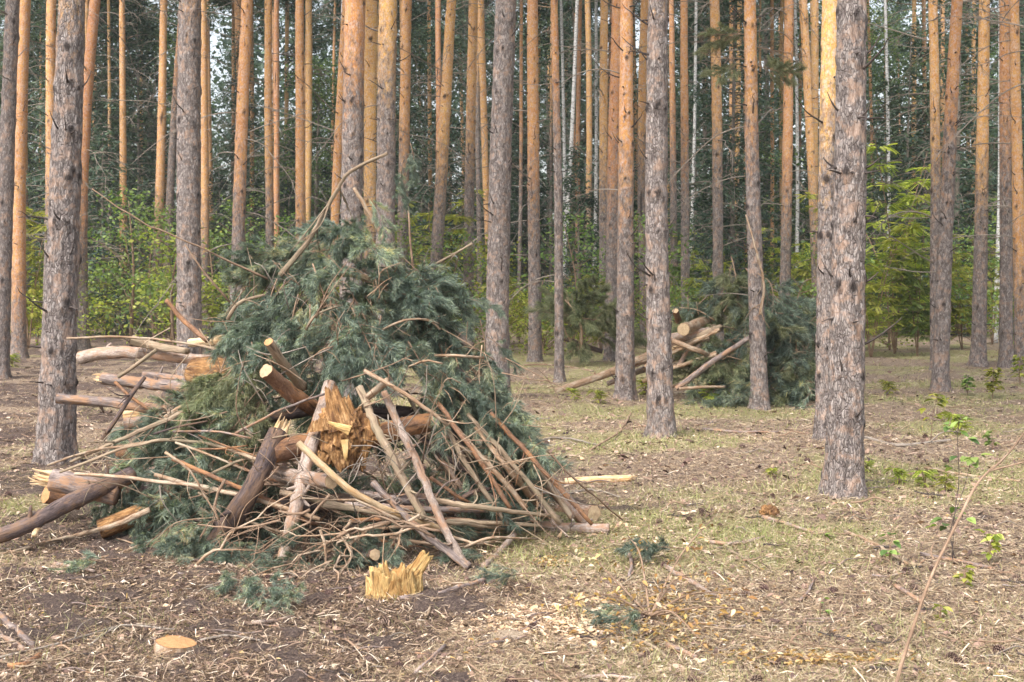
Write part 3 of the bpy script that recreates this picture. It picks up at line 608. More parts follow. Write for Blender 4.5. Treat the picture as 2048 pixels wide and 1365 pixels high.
# birches
def mk_birch():
    m, nt, b = mat('birch bark'); rest = attr(nt, 'rest', 'Vector')
    n = noise(nt, vec(nt, rest, (1, 1, 5)), 9, 4, .7); c = ramp(nt, n, [(.38, (.05, .045, .045)), (.46, (.55, .54, .53)), (.8, (.72, .71, .70))])
    nt.links.new(c, b.inputs['Base Color']); return m
M_BIRCH = mk_birch()
for (xb, d, xt, w, lab) in [(652, 40, 684, 11, 'white birch trunk leaning behind the orange pine above the pile'), (1118, 44, 1152, 10, 'white birch leaning right beside the slender pale pine'),
        (1128, 50, 1120, 8, 'thin white birch directly behind the slender pale pine'), (1186, 52, 1190, 9, 'thin white birch in the gap between the middle orange pines'), (1374, 46, 1390, 8, 'thin white birch right of the mottled grey pine'),
        (1592, 48, 1588, 8, 'thin birch glimpsed behind the right-hand heap'), (1776, 46, 1768, 8, 'thin birch inside the yellow-green undergrowth'), (1991, 36, 1998, 12, 'white birch standing between two pines near the right edge')]:
    B = P(xb, HY + 40, d); B.z = float(gh(B.x, B.y)) - .05; T_ = P(xt, 0, d); mb = MB()
    tube(mb, [B, (B + T_) / 2 + Vector((.1, 0, 0)), T_ + (T_ - B) * .3], w * d / F / 2, w * .6 * d / F / 2, m=40, n=10, rough=.1, seed=int(xb))
    e = empty('birch_tree', B, lab, 'birch tree'); link('trunk', mb.mesh('birch_trunk', M_BIRCH, org=B), e)

# ------------------------------------------------------------------ background foliage
def make_conifer(seed, H, Rm, n_tier=26, mat_='farneedle', z0=.5, per=8, sz=.2):
    mb = MB(); wd = MB()
    tube(wd, [(0, 0, -.1), (rnd(-.1, .1), rnd(-.1, .1), H * .5), (0, 0, H)], .06 * H / 8, .015, m=14, n=7, rough=.05, seed=seed)
    for t in range(n_tier):
        f = t / (n_tier - 1); z = z0 + (H - z0) * f
        for q in range(per):
            if rnd(0, 1) < .18: continue
            a = rnd(0, 6.28); L = Rm * ((1 - f) ** .75 * .85 + .15) * rnd(.45, 1.15); zz = z + rnd(-.3, .3)
            dx, dy = math.cos(a), math.sin(a); s = np.linspace(0, 1, 6)
            pts = np.stack([dx * L * s, dy * L * s, zz + L * (.25 * s - .45 * s ** 2)], -1)
            tube(wd, pts, .016, .004, m=6, n=4, smooth_pts=False)
            nn = int(52 * L / 1.5) + 8; tt = RG.uniform(.25, 1, nn); c = np.stack([np.interp(tt, s, pts[:, k]) for k in range(3)], -1)
            side = RG.normal(0, .16 * L + .04, nn) * (1.1 - tt)[:]; c = c + np.stack([-dy * side, dx * side, -np.abs(RG.normal(0, .10, nn))], -1) + RG.normal(0, .06, (nn, 3))
            leafquads(mb, c, sz, .26, .5, np.clip(RG.normal(.45 + .2 * rnd(-1, 1), .2, nn), 0, 1), droop=.3)
    return wd.mesh('conifer_trunk', M['dead']), mb.mesh('conifer_crown', M[mat_], False)
def make_broad(seed, H, Rm, clumps, mat_, leaf=.11, per=70, z0=.8, trunk='dead', spread=.42, fl=.5):
    mb = MB(); wd = MB(); tr = [(0, 0, -.1), (rnd(-.15, .15), rnd(-.15, .15), H * .5), (rnd(-.3, .3), rnd(-.3, .3), H * .95)]
    tube(wd, tr, .012 * H + .008, .01, m=14, n=6, seed=seed)
    for q in range(clumps):
        f = rnd(0, 1); z = z0 + (H - z0) * f; a = rnd(0, 6.28); prof = math.sin(min(1, f * .85 + .18) * math.pi) ** .6; L = Rm * prof * math.sqrt(rnd(.08, 1))
        c = np.array([math.cos(a) * L, math.sin(a) * L, z]); tube(wd, [(0, 0, max(.1, z - L * .7)), c * np.array([.55, .55, 1]) - np.array([0, 0, .25 * L]), c], .008 + .002 * H / 4, .003, m=6, n=4)
        m_ = int(per * rnd(.5, 1.4)); pts = c + RG.normal(0, 1, (m_, 3)) * np.array([spread, spread, spread * .45])
        leafquads(mb, pts, leaf, .6, fl, np.clip(RG.normal(.45 + .28 * rnd(-1, 1), .18, m_), 0, 1), droop=.15)
    return wd.mesh('tree_trunk', M[trunk]), mb.mesh('tree_crown', M[mat_], False)
CON = [make_conifer(1, 9, 2.0), make_conifer(2, 13, 2.4, 34), make_conifer(3, 6, 1.7, 18)]
BRO = [make_broad(4, 13, 2.8, 130, 'farleaf', .12, 110, 2.0), make_broad(5, 9, 2.4, 100, 'farleaf', .11, 110, 1.0), make_broad(6, 17, 3.4, 170, 'farneedle', .14, 115, 3)]
def stand(kind, x, y, label, cat, group, name, sc=1., rot=None):
    B = Vector((x, y, float(gh(x, y)))); e = empty(name, B, label, cat, group, (0, 0, rnd(0, 6.28) if rot is None else rot)); e.scale = (sc, sc, sc * rnd(.9, 1.1))
    link('trunk', kind[0], e); link('crown', kind[1], e); return e
def stand_px(kind, px, d, *a, **k): return stand(kind, (px - 1024) / F * d, d, *a, **k)
for k in range(56):
    d = rnd(38, 64); px = -300 + 2650 * (k + rnd(0, 1)) / 56
    stand_px(CON[[0, 1, 1, 2][RG.integers(4)]], px, d, 'dark green young conifer filling the gaps behind the pine trunks', 'conifer', 'dark conifers behind the pine trunks', 'young_conifer', sc=rnd(.8, 1.2))
for k in range(52):
    d = rnd(48, 80); px = -350 + 2750 * (k + rnd(0, 1)) / 52
    stand_px(BRO[RG.integers(3)], px, d, 'tall leafy tree deep in the wood behind the conifers', 'tree', 'leafy trees deep in the wood', 'leafy_tree', sc=rnd(.85, 1.2))
# far-off wood that reads as one mass
def far_wood():
    mb = MB(); n = 200000
    a = RG.uniform(-.62, .62, n); r = RG.uniform(86, 104, n); f = RG.uniform(0, 1, n)
    top = 15 + 12 * fbm(a * 14, r * 0, 0, 61, 4); z = top * f ** .8
    c = np.stack([np.sin(a) * r, np.cos(a) * r, z], -1); k = fbm(c[:, 0] * .5, c[:, 1] * .3, z * .5, 91, 3) > .42 + .12 * np.clip(z / 22, 0, 1); c = c[k]
    leafquads(mb, c, .5, .6, .6, np.clip(fbm(c[:, 0], c[:, 1], c[:, 2], 17, 2) + RG.normal(0, .12, len(c)) - .1, 0, 1))
    o = link('distant_wood', mb.mesh('distant_wood', M['farneedle'], False)); tag(o, 'dark green mass of distant woodland closing the view', 'woodland', kind='stuff')
far_wood()
# undergrowth bushes
def make_rowan(seed, H, nl, mat_='lime', leaf=.16):
    mb = MB(); wd = MB()
    for s in range(RG.integers(2, 5)):
        a = rnd(0, 6.28); l = rnd(.15, .45) * H; top = np.array([math.cos(a) * l, math.sin(a) * l, H * rnd(.7, 1)])
        p, *_ = tube(wd, [(0, 0, -.05), top * np.array([.3, .3, .55]), top], .006 + .003 * H, .003, m=12, n=5, seed=seed)
        for q in range(nl):
            i = int(rnd(.22, 1) * 11); b = p[i]; aa = rnd(0, 6.28); bl = rnd(.1, .35) * H * .5 * (1.15 - i / 12); e = b + np.array([math.cos(aa) * bl, math.sin(aa) * bl, rnd(-.05, .25) * bl])
            if q % 2 == 0: tube(wd, [b, (b + e) / 2 + np.array([0, 0, .05 * bl]), e], .004, .002, m=4, n=3)
            for r_ in range(3):
                bb = b + (e - b) * rnd(.5, 1); ab = aa + rnd(-1.2, 1.2); T = np.array([math.cos(ab), math.sin(ab), rnd(-.6, .35)]); S = np.array([-math.sin(ab), math.cos(ab), 0])
                L = leaf * rnd(.7, 1.3); t = np.linspace(.25, 1, 6); c0 = bb + T * (t * L)[:, None] - np.array([0, 0, 1.]) * (t ** 2 * L * .18)[:, None]
                V = []; 
                for sg in (-1, 1):
                    d = S * sg * .9 + T * .45; ll = L * .38; w = T * ll * .27 + np.array([0, 0, rnd(-.12, .12) * ll])
                    V.append(np.stack([c0, c0 + d * ll * .5 + w, c0 + d * ll - np.array([0, 0, .2 * ll]), c0 + d * ll * .5 - w], 1).reshape(-1, 3))
                V = np.concatenate(V); mb.add(V, np.arange(12)[:, None] * 4 + np.array([[0, 1, 2, 3]]), tint=np.clip(rnd(.15, .95) + RG.normal(0, .06, 48), 0, 1))
    return wd.mesh('shrub_stem', M['twig']), mb.mesh('shrub_leaves', M[mat_], False)
ROW = [make_rowan(1, 3.9, 62, leaf=.16), make_rowan(2, 2.0, 40, leaf=.14), make_rowan(3, 1.0, 16), make_rowan(4, 2.6, 60, 'green', leaf=.15), make_rowan(5, .40, 4, leaf=.12)]
BUSH = [make_broad(7, 2.6, 1.2, 34, 'lime', .10, 30, .2, 'twig', .26), make_broad(8, 1.6, 1.0, 34, 'lime', .075, 45, .15, 'twig', .22), make_broad(9, 3.6, 1.4, 40, 'green', .11, 42, .3, 'twig', .28)]
def shrub(kind, px, py, label, sc=1., name='rowan_shrub', group=None, cat='shrub', d=None):
    B = G(px, py) if d is None else P(px, HY + 60, d); B.z = float(gh(B.x, B.y))
    e = empty(name, B, label, cat, group, (0, 0, rnd(0, 6.28))); e.scale = (sc,) * 3; link('stem', kind[0], e); link('leaves', kind[1], e); return e
SH = [(ROW[0], 215, 672, .8, 'lime shrub rising left of the thin straight orange pine'), (ROW[1], 345, 676, 1.3, 'lime shrub against the left edge of the broad grey pine'), (ROW[1], 1430, 690, 1.3, 'lime spray hanging over the top of the right-hand heap'), (ROW[1], 1550, 690, 1.5, 'yellow-green spray just right of the heap-side pine'),
      (ROW[0], 1790, 708, 1.4, 'tall yellow-green rowan shrub right of the biggest trunk'), (ROW[0], 1742, 715, 1.1, 'yellow-green rowan shrub touching the right side of the biggest trunk'),
      (ROW[3], 1835, 712, 1.15, 'lower arching rowan shrub left of the leaning far-right pine'), (ROW[1], 75, 690, 1.1, 'yellow-green shrub between the two leftmost pines'), (ROW[0], 72, 660, .95, 'tall sparse lime shrub behind the leftmost orange pine'),
      (ROW[1], 275, 668, 1.4, 'leafy lime shrub between the thin orange pine and its right neighbour'), (ROW[1], 430, 690, 1.1, 'pale lime shrub beside the broad grey pine near the log ends'), (ROW[1], 1040, 690, 1.2, 'lime shrub right of the smooth thick grey pine'),
      (ROW[0], 1390, 668, 1.2, 'lime rowan sprays behind the sawn log ends of the right-hand heap'), (ROW[0], 1600, 690, 1.0, 'lime rowan spray over the right end of the heap'), (ROW[1], 1480, 668, 1.6, 'lime shrub behind the heap left of the heap-side pine'),
      (ROW[1], 1925, 700, 1.4, 'green-gold shrub between the two far-right pines'), (ROW[0], 1985, 690, .8, 'lime shrub behind the far-right trunks'), (ROW[1], 2035, 712, 1.1, 'gold-green shrub at the right edge'), (ROW[1], 1135, 668, 1.3, 'arching lime shrub behind the slender pale pine')]
for k_, px, py, sc, lab in SH: shrub(k_, px, py, lab, sc)
for k in range(56):
    d = rnd(28, 42); px = -150 + 2350 * (k + rnd(0, 1)) / 56
    shrub(BUSH[RG.integers(3)] if k % 4 else ROW[RG.choice([0, 1, 3])], px, 0, 'leafy green bush in the shaded undergrowth behind the trunks', rnd(.8, 1.25), 'undergrowth_bush', 'bushes of the undergrowth', d=d)

# ------------------------------------------------------------------ the brush pile
RG = np.random.default_rng(23)
MXC, MYC = -0.98, 8.75
def mound_y(x, z):
    z = max(0., min(2.0, z)); k = 1 - z / 2.05; rx = .25 + 1.75 * k ** .95; ry = .2 + 1.25 * k ** .8
    q = (x - MXC) / rx; return MYC - ry * math.sqrt(max(0, 1 - q * q))
def S(px, py, off=0.0):
    d = 8.0
    for _ in range(6):
        p = P(px, py, d); d = .5 * d + .5 * mound_y(p.x, p.z - float(gh(p.x, p.y)))
    p = P(px, py, d - off)
    g = float(gh(p.x, p.y))
    if p.z < g: p = G(px, py); p.z += .01
    return p
def pt(q):
    if len(q) == 2: return S(*q)
    return G(q[0], q[1]) + Vector((0, 0, .02)) if q[2] == 'g' else (S(q[0], q[1], -q[2]) if abs(q[2]) < 3 else P(*q))
def disc(p, T, N, B, R, mkey, org, dom=.004):
    """sawn end face made of rings"""
    mb = MB(); n = len(R); ph = np.arange(n) / n * 2 * np.pi; rings = [1.0, .8, .5, .2]; V = []; rest = []; aux = []
    for r in rings:
        rr = R * r; V.append(p + T * dom * (1.2 - r) + rr[:, None] * (np.cos(ph)[:, None] * N + np.sin(ph)[:, None] * B))
        rest.append(np.stack([rr * np.cos(ph), rr * np.sin(ph), 0 * rr + R[0] * 7], -1)); aux.append(np.full(n, r))
    V.append((p + T * dom * 1.2)[None]); rest.append(np.array([[0, 0, R[0] * 7]])); aux.append(np.zeros(1)); Fq = []
    for k in range(3):
        a = k * n + np.arange(n); b = k * n + (np.arange(n) + 1) % n; Fq.append(np.stack([a, b, b + n, a + n], -1))
    a = 3 * n + np.arange(n); tri = np.stack([a, 3 * n + (np.arange(n) + 1) % n, np.full(n, 4 * n)], -1)
    mb.add(np.concatenate(V), [np.concatenate(Fq), tri], rest=np.concatenate(rest), aux=np.concatenate(aux)); return mb.mesh('cut_end', M[mkey], org=org)
LK = [100]
def log(pts, w0, w1, m, label, cut='', name='log', cat='log', cutm='cut', splinter='', rough=.24, wob=0, knots=0, group=None, sub=0, n=None):
    LK[0] += 1; sd_ = LK[0]; pp = [pt(q) for q in pts]; o = pp[0].copy(); Lg = sum((pp[i + 1] - pp[i]).length for i in range(len(pp) - 1))
    r0 = w0 * pp[0].y / F / 2; r1 = w1 * pp[-1].y / F / 2; big = max(r0, r1) > .018
    mb = MB(); nn = n or (28 if big else 8); mm = max(6, int(Lg / (.025 if big else .06)))
    kz = [(rnd(.1, .9) * Lg, rnd(0, 6.28)) for _ in range(knots)]
    p, T, N, B, s, RR = tube(mb, pp, r0, r1, m=mm, n=nn, rough=rough, seed=sd_, caps=(0 if '0' in cut else 1, 0 if '1' in cut else 1), wob=wob or (.014 if big else .02) * min(1, Lg), nz=5 if big else 12,
        rfun=(lambda s, R: R * (1 + .06 * np.sin(s * 9 + sd_) * (vn3(s * 3, 0 * s, 0 * s, sd_) - .2))))
    for (z, a) in kz:
        i = int(np.searchsorted(s, z)); i = min(i, len(s) - 1); dr = N[i] * math.cos(a) + B[i] * math.sin(a); r = RR[i].mean()
        tube(mb, [p[i] + dr * r * .5, p[i] + dr * (r * 1.05 + .004) + T[i] * .01, p[i] + dr * (r * 1.2 + rnd(.01, .06)) + T[i] * rnd(.01, .04)], r * .42, r * .16, m=5, n=7, rough=.2, seed=sd_)
    for k in range(sub):
        i = int(rnd(.2, .97) * (len(s) - 1)); dr = N[i] * rnd(-1, 1) + B[i] * rnd(-1, 1) + T[i] * rnd(.3, 1.2); dr /= np.linalg.norm(dr); l = rnd(.12, .5) * min(1, Lg); e_ = p[i] + dr * l
        e_[2] = max(e_[2], float(gh(e_[0], e_[1])) + .01); r = max(.0016, RR[i].mean() * .45)
        md = (p[i] + e_) / 2 + RG.normal(0, .05, 3) * l * 2; tube(mb, [p[i], md, e_], r, r * .35, m=9, n=5, seed=sd_ + k)
    body = mb.mesh(name, M[m], org=o)
    if not cut and not splinter:
        ob = link(name, body, loc=o); tag(ob, label, cat, group); return ob
    e = empty(name, o, label, cat, group); link('bark', body, e)
    if '0' in cut: link('cut_end', disc(p[0], -T[0], N[0], B[0], RR[0], cutm, o), e)
    if '1' in cut: link('cut_end', disc(p[-1], T[-1], N[-1], B[-1], RR[-1], cutm, o), e)
    for c in splinter:
        sp = MB(); i, sg = (0, -1) if c == '0' else (-1, 1); r = RR[i].mean()
        for k in range(16):
            a = rnd(0, 6.28); q = math.sqrt(rnd(0, 1)) * .8; b = p[i] + r * q * (math.cos(a) * N[i] + math.sin(a) * B[i]) - T[i] * sg * .02; l = r * rnd(.5, 2.6)
            tube(sp, [b, b + T[i] * sg * l * .6, b + T[i] * sg * l + RG.normal(0, .15, 3) * r], r * rnd(.18, .4), r * .04, m=6, n=6, rough=.25, seed=k)
        link('splintered_end', sp.mesh('splintered_end', M['pale'], org=o), e)
    return e
# main timbers of the pile (pixel x, pixel y[, depth or offset behind the mound's face])
log([(661, 768, 7.95), (612, 930, 7.55), (565, 1135, 'g')], 27, 27, 'pink', 'pale grey pole with a knot leaning on the pile left of the rotten stump', knots=7, rough=.08, cat='pole')
log([(318 + 238, 868, 7.7), (500, 985, 7.4), (420, 1112, 'g')], 38, 42, 'dark', 'dark weathered split log with pale broken top leaning left of centre', splinter='0', knots=2)
log([(596, 886, 7.2), (700, 980, 7.2), (795, 1028, 7.35), (890, 1062, 7.6)], 14, 15, 'pale', 'thin pale peeled pole crossing in front of a round log end', cut='0', cat='pole', rough=.06)
log([(663, 963, 7.25), (590, 955, 7.6), (500, 940, 8.1)], 31, 33, 'pink', 'pinkish log whose round sawn end faces the viewer below the rotten stump', cut='0', knots=1, rough=.06)
log([(531, 742, 7.55), (590, 793, 7.8), (660, 835, 8.2)], 30, 33, 'brown', 'thick red-brown log with oblique cut poking up out of the boughs', cut='0', knots=1)
log([(537, 684, 7.6), (565, 725, 7.75), (605, 775, 8.0)], 19, 20, 'olive', 'stubby orange-brown branch with cut tip above the red-brown log', cut='0', cutm='cuto', cat='branch')
log([(735, 878, 7.85), (810, 856, 7.9), (885, 838, 8.1)], 38, 40, 'brown', 'scaly dark red log lying behind the crossed poles right of the rotten stump', knots=2)
log([(540, 905, 7.6), (610, 890, 7.75), (680, 868, 7.9)], 44, 46, 'brown', 'cracked brown log running into the rotten stump from the left', knots=1, rough=.2)
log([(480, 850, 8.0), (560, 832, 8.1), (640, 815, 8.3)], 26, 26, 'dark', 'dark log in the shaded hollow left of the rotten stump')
log([(718, 775, 7.75), (765, 880, 7.55), (848, 1038, 7.45)], 15, 17, 'olive', 'brown-grey pole leaning down right, left one of the crossed pair', cat='pole', knots=5)
log([(768, 785, 7.75), (830, 920, 7.5), (885, 1045, 7.3), (932, 1140, 'g')], 15, 17, 'pink', 'long scaly pole leaning down right, right one of the crossed pair', cat='pole', knots=6)
log([(745, 966, 7.45), (840, 1060, 7.3), (938, 1142, 'g')], 13, 17, 'grey', 'pale grey pole lying on the slope towards the yellow stump', cat='pole', knots=4)
log([(729, 742, 7.6), (820, 795, 7.5), (895, 850, 7.5)], 9, 8, 'orange', 'thin orange branch hanging over the crossed poles', cat='branch', sub=4)
log([(775, 762, 7.6), (735, 795, 7.7)], 14, 14, 'orange', 'short orange branch piece under the boughs above the crossed poles', cat='branch')
log([(980, 1056, 'g'), (1100, 1062, 'g'), (1218, 1066, 'g')], 25, 23, 'pink', 'pinkish log on the ground at the right foot of the pile, sawn left end', cut='0', knots=3)
log([(1187, 1027, 8.55), (1120, 1022, 8.9)], 31, 31, 'pink', 'short log with round yellowish sawn end beside the right foot of the pile', cut='0')
log([(1262, 962, 'g'), (1180, 966, 'g'), (1130, 968, 'g')], 15, 14, 'pale', 'split pale slab lying on the grass right of the pile', splinter='0')
# right slope poles
log([(952, 853, 7.95), (1030, 955, 7.9), (1110, 1050, 'g')], 12, 14, 'orange', 'orange-brown pole on the right slope of the pile, lower one', cat='pole', knots=3)
log([(1030, 905, 8.3), (1095, 975, 8.3), (1172, 1055, 'g')], 17, 20, 'pink', 'pinkish thick pole on the right slope of the pile', cat='pole', knots=4)
log([(958, 742, 8.4), (1010, 815, 8.3), (1050, 870, 8.3), (1085, 955, 8.3)], 11, 8, 'orange', 'crooked orange branch running down the right flank of the pile', cat='branch', sub=4)
log([(915, 735, 8.2), (965, 800, 8.1), (1020, 900, 8.1)], 10, 7, 'dark', 'dark thin branch running down the right flank of the pile', cat='branch', sub=5)
log([(1065, 872, 8.2), (1150, 960, 8.2), (1245, 1046, 'g')], 4.5, 3.5, 'twig', 'thin straight twig sticking out of the right foot of the pile', cat='branch', name='branch', sub=2)
log([(880, 862, 7.95), (940, 905, 7.9), (1010, 930, 8.0), (1080, 985, 8.1)], 9, 6, 'olive', 'tangled bare branch low on the right flank', cat='branch', sub=8)
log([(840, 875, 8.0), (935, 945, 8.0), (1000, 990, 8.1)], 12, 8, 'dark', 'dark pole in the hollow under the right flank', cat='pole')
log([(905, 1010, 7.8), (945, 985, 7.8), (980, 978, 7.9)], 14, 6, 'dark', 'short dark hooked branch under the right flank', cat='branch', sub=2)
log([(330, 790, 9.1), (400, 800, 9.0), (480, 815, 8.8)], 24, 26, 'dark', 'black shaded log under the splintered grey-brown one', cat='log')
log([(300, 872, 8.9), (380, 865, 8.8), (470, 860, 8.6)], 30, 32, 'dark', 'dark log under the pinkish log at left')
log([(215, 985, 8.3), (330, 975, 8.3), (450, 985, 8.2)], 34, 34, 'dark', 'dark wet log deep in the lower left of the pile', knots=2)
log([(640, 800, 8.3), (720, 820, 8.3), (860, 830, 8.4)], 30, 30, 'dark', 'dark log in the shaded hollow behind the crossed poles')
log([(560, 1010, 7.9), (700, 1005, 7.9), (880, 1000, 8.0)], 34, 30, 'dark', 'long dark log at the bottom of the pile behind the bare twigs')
# crest
log([(706, 516, 8.6), (760, 562, 8.5), (842, 625, 8.4), (944, 692, 8.3)], 13, 17, 'pink', 'long pinkish pole slanting down right through the crest boughs', cat='pole', knots=5)
log([(672, 548, 8.5), (712, 551, 8.5), (750, 566, 8.5)], 12, 12, 'pale', 'short pale pole end near the crest', cut='0', cat='pole')
log([(708, 376, 8.6), (745, 440, 8.6), (792, 530, 8.6)], 7, 11, 'orange', 'tan stick jutting straight up left from the crest', cat='branch')
log([(775, 307, 8.3), (700, 345, 8.35), (660, 405, 8.4), (618, 478, 8.4), (560, 552, 8.4)], 6, 11, 'olive', 'long bent bare branch rising highest over the crest', cat='branch', sub=5)
log([(184, 378, 8.2), (270, 436, 8.2), (380, 487, 8.3), (535, 558, 8.5)], 2.2, 5, 'twig', 'very long thin twig reaching far up left from the crest', cat='branch', name='branch', sub=2)
log([(370, 490, 8.4), (410, 545, 8.4), (460, 605, 8.5)], 3, 5, 'twig', 'thin grey twig beside the long thin twig', cat='branch', name='branch', sub=1)
log([(945, 487, 8.5), (905, 510, 8.5), (870, 530, 8.6)], 5, 6, 'olive', 'short forked twig poking out right of the crest', cat='branch', name='branch', sub=2)
log([(816, 415, 8.7), (820, 470, 8.7), (826, 540, 8.7)], 3.5, 4.5, 'twig', 'upright thin twig above the crest boughs', cat='branch', name='branch')
log([(648, 598, 8.35), (648, 625, 8.4)], 22, 23, 'brown', 'upright short stub with pale sawn top just below the crest', cut='0')
log([(612, 660, 8.0), (632, 630, 8.0), (680, 612, 8.1)], 6, 4, 'olive', 'curved bare branch crossing the boughs below the crest', cat='branch', name='branch', sub=5)
log([(765, 660, 8.0), (810, 640, 7.9), (860, 642, 8.0), (880, 660, 8.0)], 5, 4, 'orange', 'arched orange twig over the right boughs', cat='branch', name='branch', sub=3)
log([(870, 712, 8.1), (920, 712, 8.0), (968, 716, 8.1)], 7, 5, 'orange', 'level orange branch on the right boughs', cat='branch', name='branch', sub=4)
log([(815, 735, 7.9), (850, 722, 7.8), (885, 728, 7.8)], 5, 4, 'orange', 'small arched branch on the right boughs', cat='branch', name='branch', sub=3)
log([(455, 640, 8.2), (480, 605, 8.2), (530, 590, 8.2)], 9, 5, 'olive', 'bent branch with forked tips on the left shoulder', cat='branch', name='branch', sub=5)
# left stack
log([(161, 716, 9.5), (215, 706, 9.4), (290, 706, 9.3), (360, 716, 9.2), (440, 722, 9.0)], 25, 21, 'pink', 'humped pinkish log lying topmost across the left side', cut='0', knots=4, rough=.1)
log([(205, 757, 9.3), (300, 768, 9.2), (430, 782, 8.8)], 24, 27, 'grey', 'grey-brown log with splintered left end, second from the top at left', splinter='0', knots=3)
log([(285, 752, 9.6), (340, 756, 9.6), (395, 766, 9.4)], 15, 17, 'grey', 'short weathered grey log wedged behind the splintered one', knots=1)
log([(114, 797, 8.7), (230, 808, 8.7), (350, 823, 8.6)], 19, 22, 'grey', 'greyish pink log sticking out left in front of the thick pine', knots=3, cut='0', cutm='cuto')
log([(263, 680, 9.2), (310, 693, 9.2), (375, 703, 9.0)], 18, 13, 'olive', 'cut branch with orange sawn end above the humped log', cut='0', cutm='cuto', cat='branch')
log([(134, 677, 9.0), (270, 675, 9.0), (380, 688, 8.9), (470, 708, 8.8)], 5, 5, 'orange', 'long thin straight branch above the left logs, ending at the thick pine', cat='branch', name='branch', sub=3)
log([(380, 686, 9.3), (425, 682, 9.2), (470, 676, 9.0)], 17, 24, 'pale', 'peeled cream-coloured log at the left shoulder')
log([(332, 600, 9.0), (368, 642, 9.0), (415, 682, 8.9)], 9, 11, 'brown', 'reddish brown stick jutting up left beside the broad grey pine', cat='branch')
log([(313, 700, 8.9), (275, 728, 8.9), (236, 755, 8.9)], 8, 8, 'olive', 'tan stick laid across the humped log', cat='branch', sub=1)
log([(289, 755, 8.5), (258, 800, 8.4), (205, 880, 8.3)], 8, 10, 'dark', 'dark crooked stick slanting across the left logs', cat='branch', sub=4)
log([(230, 765, 8.7), (270, 800, 8.6), (340, 845, 8.5)], 7, 7, 'brown', 'reddish stick crossing under the dark crooked one', cat='branch')
log([(425, 745, 9.0), (400, 745, 9.0), (470, 750, 8.8)], 60, 60, 'rot', 'orange rotten log end wedged between the left logs')
log([(450, 792, 8.2), (390, 815, 8.2), (300, 855, 8.1), (205, 895, 8.0), (140, 925, 8.0)], 12, 6, 'olive', 'long smooth branch sweeping down to the lower left, upper one', cat='branch', sub=5)
log([(420, 785, 8.2), (360, 815, 8.3), (330, 835, 8.2)], 8, 8, 'orange', 'short orange branch over the long sweeping one', cat='branch', sub=2)
log([(95, 931, 8.1), (150, 912, 8.0), (205, 899, 7.9), (330, 880, 7.9)], 4, 7, 'orange', 'thin branch reaching out to the thick pine trunk at lower left', cat='branch', name='branch', sub=3)
log([(120, 945, 7.9), (240, 900, 7.8), (330, 880, 7.8), (430, 892, 7.8), (530, 925, 7.6)], 5, 8, 'olive', 'arched branch over the lower left boughs', cat='branch', name='branch', sub=6)
log([(250, 848, 8.9), (340, 840, 8.9), (430, 838, 8.7)], 25, 27, 'pink', 'pinkish log with pale cut end under the sweeping branches', cut='0')
log([(248, 832, 9.1), (330, 826, 9.1)], 18, 18, 'pale', 'cream split slab on top of the pinkish log')
log([(236, 905, 8.6), (330, 900, 8.6)], 32, 34, 'brown', 'log with rust-orange sawn face among the lower left boughs', cut='0', cutm='cuto')
log([(104, 960, 8.0), (165, 972, 8.0), (235, 990, 8.0)], 45, 46, 'grey', 'thick short weathered log at the lower left', splinter='0', rough=.1, knots=1)
log([(92, 988, 8.35), (160, 1000, 8.5)], 38, 38, 'brown', 'log end with round orange sawn face behind the thick weathered one', cut='0', cutm='cuto')
log([(-30, 1082, 7.5), (60, 1048, 7.6), (150, 1000, 7.8), (265, 950, 8.1)], 30, 34, 'dark', 'long purple-black stripped log running out of the photo at lower left', knots=3, rough=.1)
log([(68, 1072, 7.55), (78, 1045, 7.65)], 9, 13, 'pale', 'short pale stub under the purple-black log', cat='branch')
log([(20, 1112, 'g'), (150, 1078, 'g'), (230, 1050, 7.7), (300, 1020, 7.7)], 7, 12, 'orange', 'long orange pole lying on the soil at lower left, upper one', cat='pole')
log([(165, 1138, 'g'), (240, 1112, 'g'), (330, 1080, 'g')], 8, 9, 'orange', 'orange pole lying on the soil at lower left, lower one', cat='pole', sub=2)
log([(150, 948, 7.7), (270, 958, 7.6), (420, 978, 7.5), (520, 1003, 7.5)], 7, 9, 'orange', 'straight orange branch across the lower left boughs', cat='branch')
log([(345, 918, 7.6), (430, 955, 7.5), (500, 985, 7.5), (560, 1010, 7.5)], 9, 10, 'brown', 'reddish pole behind the split dark log', cat='pole')
log([(310, 950, 7.7), (400, 975, 7.6), (500, 995, 7.5), (640, 1040, 7.4)], 9, 10, 'orange', 'orange pole with flaky bark leading under the pale grey pole', cat='pole')
log([(200, 1060, 7.9), (330, 1010, 8.0)], 40, 42, 'rot', 'brown rotten log low under the left boughs')
log([(750, 1110, 7.15), (700, 1118, 7.4), (640, 1110, 7.8)], 24, 24, 'dark', 'dark log with round sawn end low behind the yellow stump', cut='0')
log([(968, 1140, 'g'), (998, 1105, 7.6), (1028, 1070, 7.8)], 12, 13, 'pink', 'short pinkish prop standing under the end of the ground log', cat='pole')
